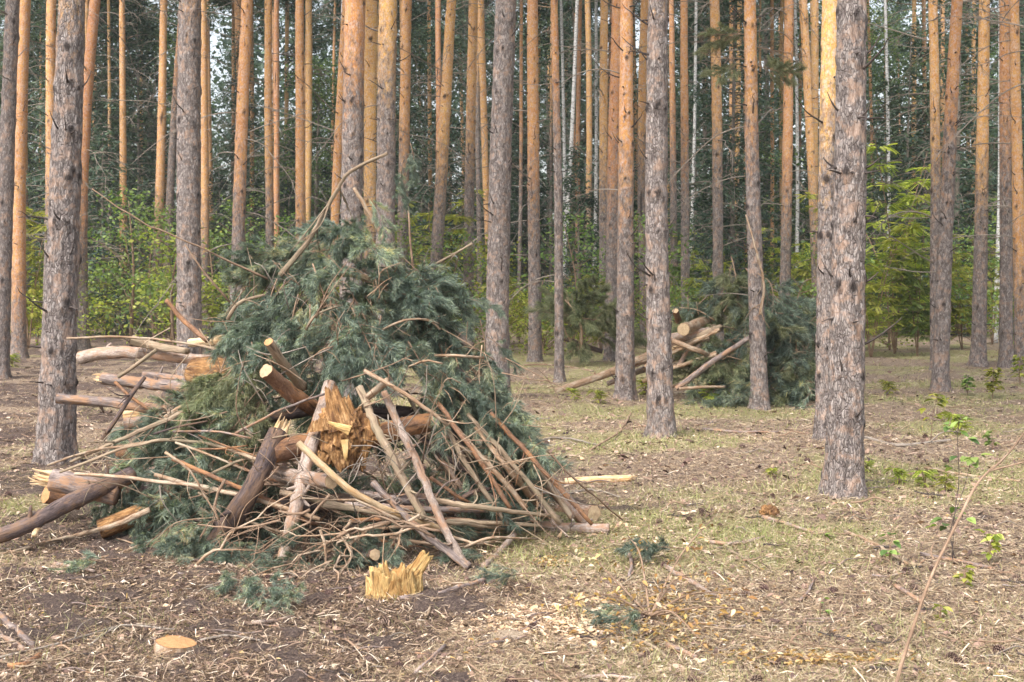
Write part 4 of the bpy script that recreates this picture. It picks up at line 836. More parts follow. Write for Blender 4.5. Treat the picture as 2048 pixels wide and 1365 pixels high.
# bundle of long branches along the foot
bund = [(640, 1010, 860, 1040, 1010, 1058, 10, 'olive'), (560, 985, 800, 1032, 1080, 1052, 12, 'olive'), (700, 1042, 860, 1036, 1010, 1048, 9, 'brown'), (690, 1010, 840, 1018, 1050, 1022, 14, 'grey'),
        (720, 1062, 850, 1052, 985, 1062, 8, 'orange'), (650, 1000, 790, 1044, 980, 1078, 7, 'orange'), (745, 1030, 880, 1045, 1060, 1040, 11, 'grey'), (780, 1075, 880, 1090, 1000, 1085, 8, 'orange'),
        (860, 1000, 960, 1015, 1120, 1035, 12, 'olive'), (905, 1075, 960, 1088, 1010, 1078, 7, 'orange'), (740, 1072, 820, 1100, 885, 1122, 10, 'brown'), (520, 1000, 620, 1045, 690, 1060, 9, 'brown'),
        (720, 985, 800, 1000, 905, 1030, 13, 'grey'), (860, 955, 930, 1000, 1010, 1030, 8, 'brown'), (930, 1095, 985, 1075, 1075, 1078, 6, 'orange')]
for k, (a, b, c, d_, e_, f_, w, m_) in enumerate(bund):
    dd = 7.5 + .05 * (k % 7)
    log([(a, b, dd), (c, d_, dd - .05), (e_, f_, dd + .35)], w, w * .6, m_, 'long bare branch in the bundle along the foot of the pile', cat='branch', name='branch', group='branches bundled along the foot of the pile', sub=3)
for k in range(15):
    t = k / 14; x0_, y0_ = 800 + 190 * t + rnd(-15, 15), 800 + 40 * rnd(-1, 1); x1_, y1_ = 930 + 250 * t + rnd(-20, 20), 1035 + 20 * rnd(-1, 1); dd = rnd(7.75, 8.15)
    log([(x0_, y0_, dd + .15), ((x0_ + x1_) / 2 + rnd(-12, 12), (y0_ + y1_) / 2 + rnd(-12, 12), dd), (x1_, y1_, dd - .05)], rnd(6, 11), rnd(7, 13), ['olive', 'pink', 'orange', 'grey', 'brown'][k % 5], 'slim pole fanning down the right flank of the pile', cat='pole', name='pole', group='slim poles fanning down the right flank', sub=2, knots=2)
for k in range(18):
    x0_, y0_ = rnd(260, 560), rnd(860, 1040); a = rnd(-.5, .7); l = rnd(80, 200)
    log([(x0_, y0_, 7.75), (x0_ + l * .5, y0_ + l * .5 * math.sin(a) + rnd(-10, 10), 7.7), (x0_ + l, y0_ + l * math.sin(a), 7.75)], rnd(4, 9), rnd(3, 6), ['olive', 'dark', 'orange', 'grey', 'twig', 'brown'][k % 6], 'bare branch tangled in the lower left of the pile', cat='branch', name='branch', group='branches tangled in the lower left of the pile', sub=4)
# fan of bare twigs in front
fan = [(880, 1062, 760, 1050, 640, 1100, 545, 1160), (860, 1050, 740, 1075, 620, 1110, 500, 1165), (800, 1040, 700, 1005, 600, 1000, 560, 1015), (870, 1075, 770, 1035, 690, 1040, 590, 1080),
       (740, 1050, 700, 1100, 680, 1160, 650, 1190), (700, 1040, 690, 1080, 687, 1150, 686, 1228), (660, 990, 610, 1050, 560, 1090, 500, 1110), (640, 1060, 660, 1110, 640, 1150, 600, 1165),
       (840, 1030, 800, 1050, 802, 1090, 790, 1110), (620, 1020, 560, 1040, 470, 1060, 395, 1050), (720, 1075, 620, 1130, 560, 1180, 520, 1200), (780, 1045, 700, 1060, 600, 1066, 560, 1062),
       (450, 960, 430, 1010, 420, 1040, 400, 1075), (330, 905, 390, 940, 420, 1000, 440, 1040), (395, 1135, 440, 1085, 500, 1040, 590, 985), (700, 1060, 640, 1090, 600, 1140, 590, 1150)]
for k, f_ in enumerate(fan):
    q = [(f_[i], f_[i + 1], 7.25 - .04 * (k % 4)) if f_[i + 1] < 1060 else (f_[i], f_[i + 1], 7.15) if f_[i + 1] < 1125 else (f_[i], f_[i + 1], 'g') for i in range(0, 8, 2)]
    log(q, 6.5, 2.2, 'orange' if k % 3 else 'twig', 'bare curling twig of the tangle fanned out before the pile', cat='branch', name='branch', group='tangle of bare twigs before the pile', sub=7, wob=.12)
for k in range(95):                        # loose bare twigs poking from all over the pile
    px = rnd(300, 1080); py = rnd(560, 1060)
    if py < 640 and not 480 < px < 930: continue
    a = rnd(0, 6.28); l = rnd(50, 150); p0 = S(px, py, .12); o_ = Vector(((p0.x - MXC), p0.y - MYC, 0)).normalized()
    p1 = p0 + Vector((math.cos(a), 0, math.sin(a))) * l / 300 + o_ * rnd(.0, .12); p1.z = max(p1.z, .03); pm = (p0 + p1) / 2 + Vector((rnd(-.06, .06), -.05, rnd(-.05, .07)))
    mb = MB(); tube(mb, [p0, pm, p1], .0048, .002, m=9, n=5, seed=k)
    for q in range(4):
        b = p0.lerp(p1, rnd(.2, .9)); c = b + Vector((rnd(-.15, .15), rnd(-.12, .04), rnd(-.15, .15))); tube(mb, [b, (b + c) / 2 + Vector((0, 0, .02)), c], .0028, .0013, m=5, n=4)
    ob = link('branch', mb.mesh('branch', M[['twig', 'orange', 'olive', 'dead'][k % 4]], org=p0), loc=p0); tag(ob, 'loose bare twig poking out among the boughs of the big pile', 'branch', 'loose twigs among the boughs of the pile')

# rotten stump in the middle
def blob(c, rx, ry, rz, seed, m, amp=.45, nu=150, nv=110, fib=(3, 3, 1.2)):
    th = np.linspace(0, np.pi, nv)[:, None]; ph = np.arange(nu)[None] / nu * 2 * np.pi
    x = np.sin(th) * np.cos(ph); y = np.sin(th) * np.sin(ph); z = np.cos(th) + 0 * ph
    r = 1 + amp * (fbm(x * fib[0] + 9, y * fib[1] + 9, z * fib[2] + 9, seed, 5) - .5) * 2 - .35 * np.clip(fbm(x * 5 + 3, y * 5, z * 3, seed + 1, 3) - .5, 0, 1) * 3 + .10 * (fbm(x * 16, y * 16, z * 5, seed + 2, 3) - .5)
    V = np.stack([x * r * rx, y * r * ry, z * r * rz], -1).reshape(-1, 3)
    i = np.arange(nv - 1)[:, None] * nu; j = np.arange(nu)[None]; j2 = (j + 1) % nu
    mb = MB(); mb.add(V, np.stack([i + j, i + nu + j, i + nu + j2, i + j2], -1).reshape(-1, 4), rest=V * np.array([1, 1, .5])); return mb
c = P(688, 868, 7.72); e = empty('rotten_stump', c, 'crumbling ochre rotten stump with upright spike in the middle of the pile', 'stump')
link('heartwood', blob(c, .17, .13, .17, 5, 'rot', amp=.6).mesh('heartwood', M['rot']), e)
def chunk(e, c, p0, p1, w0, w1, th, mk, seed, nm='splinter', jag=.45):
    """torn wood slab from p0 to p1: fibrous along its length, ragged at the tip"""
    p0 = np.array(p0); p1 = np.array(p1); T = p1 - p0; Lg = np.linalg.norm(T); T /= Lg; S_ = np.cross(T, [0, -1, .01]); S_ /= np.linalg.norm(S_); D = np.cross(S_, T)
    nu, nv = 64, 40; ph = np.arange(nu)[None] / nu * 2 * np.pi; t = np.linspace(0, 1, nv)[:, None]; cx = np.sign(np.cos(ph)) * np.abs(np.cos(ph)) ** .7
    tip = 1 - jag * fbm(cx * 5 + seed, np.sin(ph) * 2, 0, seed, 3); w = (w0 + (w1 - w0) * t) / 2
    ridge = 1 + .55 * (fbm(cx * 6 + seed, np.sin(ph) * 6, t * 1.6, seed + 1, 4) - .5)
    X = cx * w * ridge; Y = np.sin(ph) * th / 2 * (1 - .6 * t) * (1 + 1.3 * (fbm(cx * 7 + seed, np.sin(ph) * 5, t * 2.2, seed + 2, 4) - .5)); Z = t * Lg * tip
    V = p0 + X[..., None] * S_ + Y[..., None] * D + Z[..., None] * T; V = np.concatenate([V.reshape(-1, 3), [p0 + T * Lg * (1 - jag * .6)]])
    i = np.arange(nv - 1)[:, None] * nu; j = np.arange(nu)[None]; j2 = (j + 1) % nu; k = (nv - 1) * nu + np.arange(nu)
    mb = MB(); mb.add(V, [np.stack([i + j, i + j2, i + nu + j2, i + nu + j], -1).reshape(-1, 4), np.stack([k, (nv - 1) * nu + (np.arange(nu) + 1) % nu, np.full(nu, nv * nu)], -1)], rest=np.concatenate([np.stack([X, Y, Z + 0 * X], -1).reshape(-1, 3), [[0, 0, Lg]]]) + seed)
    link(nm, mb.mesh(nm, M[mk], org=c), e)
u = 7.6 / F
for (x0, y0, x1, y1, w0, w1, th, mk, dd) in [(682, 860, 658, 760, 62, 26, .08, 'rot', 7.62), (700, 855, 690, 785, 44, 12, .06, 'rot', 7.66), (640, 862, 636, 835, 50, 30, .05, 'rot', 7.6), (745, 880, 742, 825, 40, 26, .07, 'rot', 7.7),
        (700, 862, 648, 842, 20, 5, .02, 'ylw', 7.53), (685, 900, 690, 948, 60, 30, .08, 'rot', 7.58), (655, 905, 648, 930, 40, 30, .06, 'rot', 7.62), (715, 905, 722, 948, 46, 22, .06, 'rot', 7.66), (690, 880, 692, 930, 15, 6, .02, 'ylw', 7.53)]:
    chunk(e, c, P(x0, y0, dd), P(x1, y1, dd), w0 * u, w1 * u, th, mk, int(x0 + y1))
# yellow splintered stump on the ground
def shell(c, r, H, seed, mk, spikes, nu=150, flare=.25, name='stump_shell'):
    ph = np.arange(nu) / nu * 2 * np.pi; top = H * (.45 + .35 * fbm(np.cos(ph) * 2.2 + seed, np.sin(ph) * 2.2, 0, seed, 2)) + H * .5 * (fbm(np.cos(ph) * 4 + seed, np.sin(ph) * 4, 0, seed + 1, 4) - .4)
    for (a, w, h) in spikes: top = np.maximum(top, h * H * np.clip(1 - np.abs(np.angle(np.exp(1j * (ph - a)))) / w, 0, 1) ** .7)
    V = []; t = np.linspace(0, 1, 26)
    for q in t:
        z = -.03 + (top + .03) * q; rr = r * (1 + flare * q + .30 * (fbm(np.cos(ph) * 5, np.sin(ph) * 5, z * 4, seed + 3, 4) - .5) * 2 + .05 * (fbm(np.cos(ph) * 22, np.sin(ph) * 22, z * 3, seed + 4, 2) - .5))
        V.append(np.stack([rr * np.cos(ph), rr * np.sin(ph), z], -1))
    for q in np.linspace(1, .15, 12):
        z = top * q - .004; rr = r * (.82 + flare * q * .9 - .25 * (1 - q)) * (1 + .2 * (fbm(np.cos(ph) * 7, np.sin(ph) * 7, z * 6, seed + 5, 3) - .5)); V.append(np.stack([rr * np.cos(ph), rr * np.sin(ph), z], -1))
    V.append(np.stack([0 * ph, 0 * ph, 0 * ph + H * .15], -1))
    nv = len(V); V = np.concatenate(V); i = np.arange(nv - 1)[:, None] * nu; j = np.arange(nu)[None]; j2 = (j + 1) % nu
    mb = MB(); mb.add(V, np.stack([i + j, i + j2, i + nu + j2, i + nu + j], -1).reshape(-1, 4), rest=V * np.array([1, 1, 1.])); return mb.mesh(name, M[mk])
c = G(790, 1190); e = empty('splintered_stump', c, 'bright yellow jagged splintered stump standing on the soil before the pile', 'stump')
link('stump_shell', shell(c, .10, .17, 4, 'ylw', [(3.6, .35, .8), (5.2, .3, 1.0), (2.4, .4, .9)]), e)
for k, (a, w, h, ln) in enumerate([(3.4, .08, .14, -.02), (4.1, .075, .21, -.01), (4.75, .10, .15, 0), (5.3, .11, .20, .01), (5.9, .08, .17, .02), (2.2, .09, .19, 0), (1.2, .09, .16, .01)]):
    b_ = np.array([.105 * math.cos(a), .095 * math.sin(a), .0]); chunk(e, (0, 0, 0), b_, b_ * 1.2 + np.array([ln, 0, h]), w * 1.3, w * .45, .06, 'ylw', 40 + k, jag=.6)
chunk(e, (0, 0, 0), (.05, -.03, .04), (.185, -.02, .24), .075, .07, .05, 'ylw', 60, 'slanted_slab', .25)
# low sawn stump bottom left
c = G(352, 1305); e = empty('sawn_stump', c, 'low sawn stump with tan top half buried in needles at the bottom left', 'stump')
mb = MB(); p, T, N, B, s, RR = tube(mb, [(0, 0, -.05), (0, 0, .01), (.004, 0, .045)], .11, .085, m=12, n=40, rough=.32, seed=8, caps=(1, 0)); link('bark', mb.mesh('bark', M['orange']), e)
link('cut_top', disc(p[-1], T[-1], N[-1], B[-1], RR[-1], 'cuto', (0, 0, 0), .006), e)
c = G(1538, 1034); c.z += .03; e = empty('wood_chunk', c, 'knobbly orange-brown wood chunk lying on the grass at right', 'wood chunk'); link('chunk', blob(c, .065, .05, .05, 11, 'rot', nu=60, nv=40).mesh('chunk', M['rot']), e)

# green boughs heaped over the pile
def poly_pts(poly, n):
    poly = np.array(poly, float); lo = poly.min(0); hi = poly.max(0); out = []
    while len(out) < n:
        q = RG.uniform(lo, hi); ins = False; j = len(poly) - 1
        for i in range(len(poly)):
            if (poly[i][1] > q[1]) != (poly[j][1] > q[1]) and q[0] < (poly[j][0] - poly[i][0]) * (q[1] - poly[i][1]) / (poly[j][1] - poly[i][1]) + poly[i][0]: ins = not ins
            j = i
        if ins: out.append(q)
    return out
REG = [
 ([(560, 510), (640, 445), (740, 430), (800, 500), (720, 560), (600, 560)], 11, .0, (0, 0, .1), (.45, .65), 'needle-covered pine bough at the crest of the big pile', 'boughs at the crest of the big pile', 0),
 ([(510, 510), (620, 480), (650, 560), (540, 590)], 9, .05, (-.4, 0, -.3), (.45, .65), 'pine bough on the upper left slope of the big pile', 'boughs on the upper left slope of the big pile', 0),
 ([(465, 600), (560, 560), (640, 600), (560, 690), (460, 660)], 15, .08, (-.2, 0, -.5), (.5, .75), 'blue-green pine bough hanging on the left shoulder of the big pile', 'boughs on the left shoulder of the big pile', 0),
 ([(490, 640), (700, 600), (890, 640), (940, 740), (880, 770), (700, 710), (520, 700)], 30, .1, (0, -.1, -.9), (.5, .75), 'drooping blue-green pine bough on the front of the big pile above the logs', 'boughs drooping over the front of the big pile', 0),
 ([(770, 550), (870, 530), (890, 600), (820, 650)], 13, .05, (.2, 0, -.3), (.5, .75), 'blue-green pine bough right of the crest of the big pile', 'boughs right of the crest', 0),
 ([(900, 670), (970, 700), (1015, 790), (1060, 870), (1010, 900), (970, 860), (910, 790)], 20, .12, (.5, 0, -.6), (.45, .65), 'pale-tipped pine bough hanging down the right flank of the big pile', 'boughs on the right flank of the big pile', 0),
 ([(440, 690), (520, 740), (540, 800), (520, 890), (440, 880), (420, 780)], 12, .06, (-.1, -.2, -.8), (.45, .7), 'bough on the left front of the big pile beside the log ends', 'boughs on the left front beside the log ends', 1),
 ([(200, 930), (420, 880), (500, 960), (460, 1060), (300, 1070), (230, 990)], 19, .12, (-.3, -.1, -.6), (.45, .65), 'dark pine bough hanging over the lower left logs', 'boughs among the lower left logs', 0),
 ([(260, 1060), (480, 1050), (560, 1110), (480, 1150), (400, 1110), (280, 1090)], 12, .02, (-.2, -.4, -.25), (.4, .58), 'pine bough lying at the left foot of the big pile', 'boughs at the left foot of the big pile', 0),
 ([(270, 830), (440, 780), (440, 900), (260, 920)], 10, .30, (-.5, -.1, -.3), (.5, .75), 'dark bough filling the gap under the left logs', 'boughs under the left logs', 0),
 ([(560, 1070), (720, 1060), (860, 1070), (700, 1140), (560, 1150)], 9, -.05, (0, -.5, -.1), (.4, .6), 'small pine bough lying before the pale grey pole', 'small boughs before the pale grey pole', 0),
 ([(870, 860), (1000, 900), (1050, 990), (900, 990)], 7, .35, (.3, 0, -.6), (.5, .7), 'shaded pine bough under the right flank poles', 'shaded boughs under the right flank poles', 0)]
for poly, n, off, bias, scr, lab, grp, ol in REG:
    for q in poly_pts(poly, n):
        sc = rnd(*scr); p = S(q[0], q[1], -off + rnd(-.08, .10)); r = Vector((p.x - MXC, p.y - MYC, 0)); r.normalize()
        d = r * rnd(.5, 1) + Vector(bias) + Vector((rnd(-.6, .6), rnd(-.2, .3), rnd(-.35, .35))); d.normalize()
        if d.y > .3: d.y = .3
        b = p - d * .42 * sc
        place_bough(b, d, lab, grp, sc, olive=bool(ol) and rnd(0, 1) < .6)
for k in range(12):
    a = rnd(0, 6.28); place_bough((MXC + .08 + rnd(-.3, .3), 8.6 + rnd(-.25, .25), rnd(1.15, 1.6)), (math.cos(a), math.sin(a) * .6, rnd(-.2, .5)), 'bough woven through the top of the big pile', 'boughs woven through the top of the big pile', rnd(.5, .7))
for k in range(12):
    a = rnd(0, 6.28); z = rnd(.1, 1.25); rr = rnd(.1, .75) * (1 - z / 2.2); place_bough((MXC + math.cos(a) * rr * 1.1, MYC + math.sin(a) * rr, z), (math.cos(a), math.sin(a), rnd(-.5, .1)), 'pine bough buried in the shaded heart of the big pile', 'boughs buried inside the big pile', rnd(.8, 1.1))
for q in poly_pts([(470, 860), (930, 850), (960, 1000), (480, 1010)], 16):
    a = rnd(0, 6.28); d_ = rnd(8.2, 8.8); b = P(q[0], q[1], d_); b.z = max(b.z, .08); place_bough(b, (math.cos(a), math.sin(a) * .6, rnd(-.4, .3)), 'dark bough packed behind the logs in the hollow of the pile', 'boughs packed behind the logs in the hollow', 1.05)
for (x, y, dx, dz, l) in [(830, 315, .2, -.6, 'little needle tuft at the tip of the highest bent branch'), (800, 350, -.2, -.8, 'little needle tuft hanging under the highest bent branch'), (745, 400, .5, -.5, 'wispy needle tuft on the twig below the highest bent branch'), (955, 600, .9, -.1, 'light bough tip reaching right over the smooth grey pine'), (1000, 690, .8, -.5, 'bough tip on the outer right edge of the big pile')]:
    p = P(x, y, 8.3); place_bough(p - Vector((dx, 0, dz)).normalized() * .1, (dx, -.1, dz), l, None, .33)
for (x, y, l) in [(480, 1165, 'flat green spray on the soil left of the pale grey pole foot'), (600, 1195, 'flat green spray on the soil between pale pole and yellow stump'), (540, 1180, 'flat green spray on the soil under the fanned twigs'),
                  (1085, 1165, 'small blue-green pine sprig on the sawdust'), (1330, 1240, 'small pine sprig under the withered sapling'), (1370, 1115, 'tuft of fresh needles lying in the grass'), (1000, 1130, 'green sprig by the ground log'), (240, 1135, 'thin green spray on the soil at lower left')]:
    p = G(x, y) + Vector((0, 0, .05)); place_bough(p, (rnd(-1, .3), rnd(-.8, 0), .12), l, None, rnd(.38, .55), roll=rnd(-.3, .3))

RG = np.random.default_rng(31)
# ------------------------------------------------------------------ second heap, right
HX, HYY = (1495 - 1024) / F * 18.4, 18.4
def S2(px, py, off=0.):
    d = 17.5
    for _ in range(6):
        p = P(px, py, d); z = max(0., min(1.6, p.z)); k = 1 - z / 1.95; rx = .3 + 1.05 * k ** .5; ry = .25 + 1.1 * k ** .7; q = (p.x - HX) / rx
        d = .5 * d + .5 * (HYY - ry * math.sqrt(max(0, 1 - q * q)))
    return P(px, py, d - off)
REG2 = [([(1360, 610), (1440, 565), (1560, 560), (1635, 605), (1640, 700), (1500, 680), (1420, 660)], 24, 'dark pine bough heaped over the right-hand brush heap', 'boughs on top of the right-hand heap'),
        ([(1400, 700), (1520, 690), (1640, 690), (1635, 800), (1560, 815), (1400, 800)], 34, 'dark pine bough on the lower face of the right-hand brush heap', 'boughs on the face of the right-hand heap'),
        ([(1540, 770), (1640, 760), (1660, 812), (1560, 812)], 9, 'pine bough lying at the right foot of the right-hand heap', 'boughs at the foot of the right-hand heap')]
for poly, n, lab, grp in REG2:
    for q in poly_pts(poly, n):
        p = S2(q[0], q[1], -.05 + rnd(-.15, .15)); p.z = max(p.z, .12); r = Vector((p.x - HX, p.y - HYY, 0)).normalized(); d = r * rnd(.5, 1) + Vector((rnd(-.5, .5), rnd(-.3, .3), rnd(-.8, .15))); d.normalize(); sc = rnd(1., 1.35)
        place_bough(p - d * .4 * sc, d, lab, grp, sc, olive=rnd(0, 1) < .3)
for k in range(6):
    a = rnd(0, 6.28); place_bough((HX + rnd(-.5, .5), HYY + rnd(-.4, .4), rnd(.1, .9)), (math.cos(a), math.sin(a), -.2), 'pine bough buried inside the right-hand heap', 'boughs buried inside the right-hand heap', 1.2)
log([(1112, 786, 'g'), (1220, 745, 18.7), (1350, 690, 18.4), (1400, 670, 18.3)], 13, 21, 'orange', 'long orange log slanting up left out of the right-hand heap', knots=3)
log([(1215, 768, 18.9), (1290, 738, 18.7), (1400, 700, 18.2)], 10, 17, 'pink', 'second log lying below the long slanting one', knots=2)
log([(1367, 659, 17.0), (1400, 648, 17.6), (1450, 640, 18.3)], 24, 22, 'orange', 'orange log with round sawn end at the top left of the right-hand heap', cut='0')
log([(1351, 622, 17.6), (1360, 650, 17.9)], 12, 14, 'brown', 'small upright log with sawn top on the right-hand heap', cut='0')
log([(1335, 678, 17.2), (1400, 668, 17.4), (1440, 655, 17.8)], 20, 18, 'pink', 'log with pale sawn face under the round-ended one on the right-hand heap', cut='0')
log([(1345, 682, 17.0), (1390, 700, 16.9), (1425, 712, 17.2)], 11, 10, 'orange', 'peeled orange pole sloping down right on the right-hand heap', cat='pole')
log([(1372, 688, 17.3), (1415, 665, 17.3), (1440, 655, 17.5)], 13, 12, 'olive', 'tan pole sloping up right on the right-hand heap', cat='pole')
log([(1352, 778, 16.9), (1430, 720, 16.9), (1503, 674, 17.1)], 11, 10, 'grey', 'slim grey pole leaning across the face of the right-hand heap', cat='pole')
log([(1358, 778, 16.7), (1400, 775, 16.7), (1450, 774, 16.8)], 6, 5, 'orange', 'thin orange stick lying level at the foot of the right-hand heap', cat='branch', name='branch')
log([(1330, 745, 17.6), (1345, 715, 17.6)], 12, 8, 'pink', 'short log stub left of the right-hand heap')
log([(1357, 735, 17.4), (1375, 700, 17.4)], 10, 7, 'pink', 'little prop under the sawn log ends', cat='pole')
for k in range(26):
    px, py = rnd(1380, 1625), rnd(600, 780); p0 = S2(px, py, .15); a = rnd(-.4, 3.5); l = rnd(.3, .8); p1 = p0 + Vector((math.cos(a) * l, rnd(-.2, .1), math.sin(a) * l * .6 - .1)); mb = MB()
    tube(mb, [p0, (p0 + p1) / 2 + Vector((0, 0, .06)), p1], .011, .004, m=8, n=5)
    for q in range(3): b = p0.lerp(p1, rnd(.3, .9)); c = b + Vector((rnd(-.25, .25), rnd(-.1, .1), rnd(-.2, .25))); tube(mb, [b, c], .006, .003, m=3, n=4)
    tag(link('branch', mb.mesh('branch', M['orange' if k % 2 else 'olive'], org=p0), loc=p0), 'bare orange branch sticking out of the right-hand heap', 'branch', 'bare branches in the right-hand heap')
log([(1492, 430, 16.5), (1512, 500, 16.3), (1528, 570, 16.3), (1520, 630, 16.4)], 3, 6, 'orange', 'dry orange branch leaning against the heap-side pine', cat='branch', name='branch', sub=5)
for k in range(12):
    x0_, y0_ = rnd(1385, 1470), rnd(640, 740); x1_ = x0_ - rnd(60, 190); dd = rnd(17.0, 18.2)
    log([(x0_, y0_, dd), (x1_, y0_ + (x0_ - x1_) * rnd(.2, .6), dd + .4)], rnd(5, 12), rnd(5, 9), ['orange', 'pale', 'olive', 'grey', 'pink'][k % 5], 'pale pole poking out left from the right-hand heap', cat='pole', name='pole', group='poles poking left from the right-hand heap', sub=1)
# small far heap and cut top near the slender pine
for q in poly_pts([(1110, 600), (1200, 590), (1200, 690), (1120, 690)], 16):
    p = P(q[0], q[1], 26 + rnd(-.5, .5)); place_bough(p, (rnd(-1, 1), -.3, rnd(-.2, .6)), 'pine bough of the small far heap behind the slender pale pine', 'boughs of the small far heap', 1.3, olive=True)
log([(1160, 708, 25.5), (1163, 660, 25.4), (1150, 625, 25.3), (1130, 600, 25.3)], 7, 3, 'orange', 'forked pale cut treetop standing in the small far heap', cat='branch', sub=5)
log([(1160, 708, 25.5), (1140, 680, 25.4), (1125, 650, 25.3)], 6, 3, 'orange', 'left limb of pale bare branches in the small far heap', cat='branch', sub=4)
log([(1205, 703, 25.8), (1160, 690, 25.8), (1120, 672, 25.8)], 10, 10, 'dark', 'dark log under the small far heap')
log([(1048, 732, 'g'), (1110, 733, 'g'), (1185, 745, 'g')], 4, 5, 'orange', 'thin straight branch on the ground before the slender pale pine', cat='branch', name='branch')

# ------------------------------------------------------------------ ground things
GS = [((800, 1205), (900, 1190), (992, 1157), 11, 'grey', 'pale grey stick right of the yellow stump'), ((865, 1200), (855, 1240), (850, 1235), 7, 'olive', 'tiny mossy upright stick below the yellow stump'),
 ((1405, 862), (1480, 868), (1560, 868), 6, 'grey', 'straight grey stick on the ground left of the biggest trunk'), ((1690, 1070), (1750, 1095), (1815, 1135), 8, 'orange', 'tan stick lying slanted in the grass at right'),
 ((1840, 1115), (1920, 1130), (1990, 1145), 8, 'grey', 'pale stick behind the leaning sapling'), ((1525, 1040), (1570, 1052), (1635, 1075), 8, 'grey', 'grey branch beside the knobbly chunk'), ((1790, 1180), (1815, 1195), (1845, 1215), 10, 'grey', 'short grey stick lower right'),
 ((1600, 1210), (1620, 1185), (1628, 1165), 7, 'grey', 'small bent grey stick in the grass'), ((1330, 1140), (1380, 1170), (1430, 1200), 11, 'pink', 'pinkish branch piece with cut end near the withered sapling'), ((1250, 1100), (1262, 1130), (1258, 1160), 9, 'grey', 'short curved grey branch'),
 ((1335, 1300), (1360, 1310), (1392, 1325), 15, 'grey', 'stubby grey log piece at the bottom'), ((1275, 1290), (1310, 1305), (1335, 1325), 9, 'olive', 'tan stick left of the stubby grey piece'), ((505, 1255), (545, 1250), (580, 1243), 9, 'pink', 'pale stick on the soil below the pale grey pole'),
 ((0, 1240), (30, 1270), (65, 1300), 17, 'grey', 'thick mossy grey stick at the bottom left corner'), ((0, 1285), (25, 1295), (48, 1312), 18, 'pink', 'pinkish branch piece at the bottom left corner'), ((15, 1345), (50, 1340), (80, 1320), 16, 'brown', 'flaky brown bark piece at the bottom left corner'),
 ((0, 1325), (110, 1300), (230, 1262), 6, 'dead', 'thin crooked branch across the bottom left soil, left one'), ((180, 1300), (240, 1262), (350, 1268), 6, 'dead', 'thin crooked branch across the bottom left soil, right one'), ((400, 1290), (460, 1280), (520, 1290), 6, 'dead', 'grey branch right of the sawn stump'),
 ((830, 1355), (870, 1320), (890, 1300), 9, 'grey', 'grey stick at the bottom centre'), ((1160, 1365), (1210, 1362), (1270, 1366), 8, 'pink', 'pinkish stick on the bottom edge'), ((1000, 1290), (1040, 1270), (1085, 1245), 6, 'grey', 'thin grey stick on the sawdust'),
 ((115, 1135), (150, 1142), (190, 1150), 8, 'pink', 'pale stick on the soil left of the flat spray'), ((1420, 1090), (1470, 1095), (1530, 1080), 8, 'pink', 'pinkish stick lying level in the grass'), ((1455, 1105), (1490, 1125), (1520, 1145), 6, 'olive', 'thin tan stick below the level pinkish one'),
 ((1110, 1000), (1180, 985), (1240, 1000), 5, 'dead', 'thin dark stick beside the pale slab'), ((1035, 895), (1120, 880), (1200, 895), 5, 'dead', 'grey branch on the ground right of the pile'), ((1180, 905), (1240, 865), (1262, 830), 4, 'twig', 'thin bent twig rising in the grass'),
 ((1730, 880), (1800, 895), (1900, 885), 8, 'dead', 'dark branch lying right of the biggest trunk'), ((1850, 940), (1930, 955), (2040, 968), 6, 'orange', 'tan branch on the ground at the right edge'), ((1570, 1325), (1650, 1330), (1790, 1338), 7, 'twig', 'long thin branch under the withered leaves at the bottom right')]
for a, b, c, w, m_, lab in GS: log([(*a, 'g'), (*b, 'g'), (*c, 'g')], w, w * .75, m_, 'ground stick: ' + lab if False else lab, cat='stick', name='stick', sub=1 if w < 9 else 0)
def stick_mesh(seed, L, r, m_, sub):
    mb = MB(); k = np.linspace(-.5, .5, 5); pts = np.stack([k * L, RG.normal(0, .03, 5) * L, .008 + np.abs(RG.normal(0, .012, 5))], -1); tube(mb, pts, r, r * .5, m=14, n=6, rough=.15, seed=seed)
    for q in range(sub): b = pts[RG.integers(1, 4)]; c = b + np.array([rnd(-.3, .4), rnd(-.4, .4), rnd(0, .15)]) * L * .5; tube(mb, [b, (b + c) / 2 + np.array([0, 0, .01]), c], r * .5, r * .2, m=5, n=4)
    return mb.mesh('stick', M[m_])
STK = [stick_mesh(i, rnd(.12, .55), rnd(.003, .008), ['dead', 'grey', 'olive', 'grey', 'twig', 'olive', 'dead', 'deadd', 'twig', 'grey'][i], [0, 1, 2, 0, 4, 1, 3, 2, 5, 0][i]) for i in range(10)]
x, y = gpts(230, 690, 1380, -40, 2090, .75)
for k in range(len(x)):
    if 6.9 < y[k] < 11 and -2.9 < x[k] < .5: continue
    o = link('stick', STK[RG.integers(10)], loc=(x[k], y[k], float(gh(x[k], y[k])) + .004), rot=(0, 0, rnd(-.9, .9) + (3.14 if rnd(0, 1) < .5 else 0)), sc=(1 if y[k] < 9 else 1.4,) * 3); tag(o, 'small dry stick lying loose on the forest floor', 'stick', 'loose sticks scattered on the forest floor')
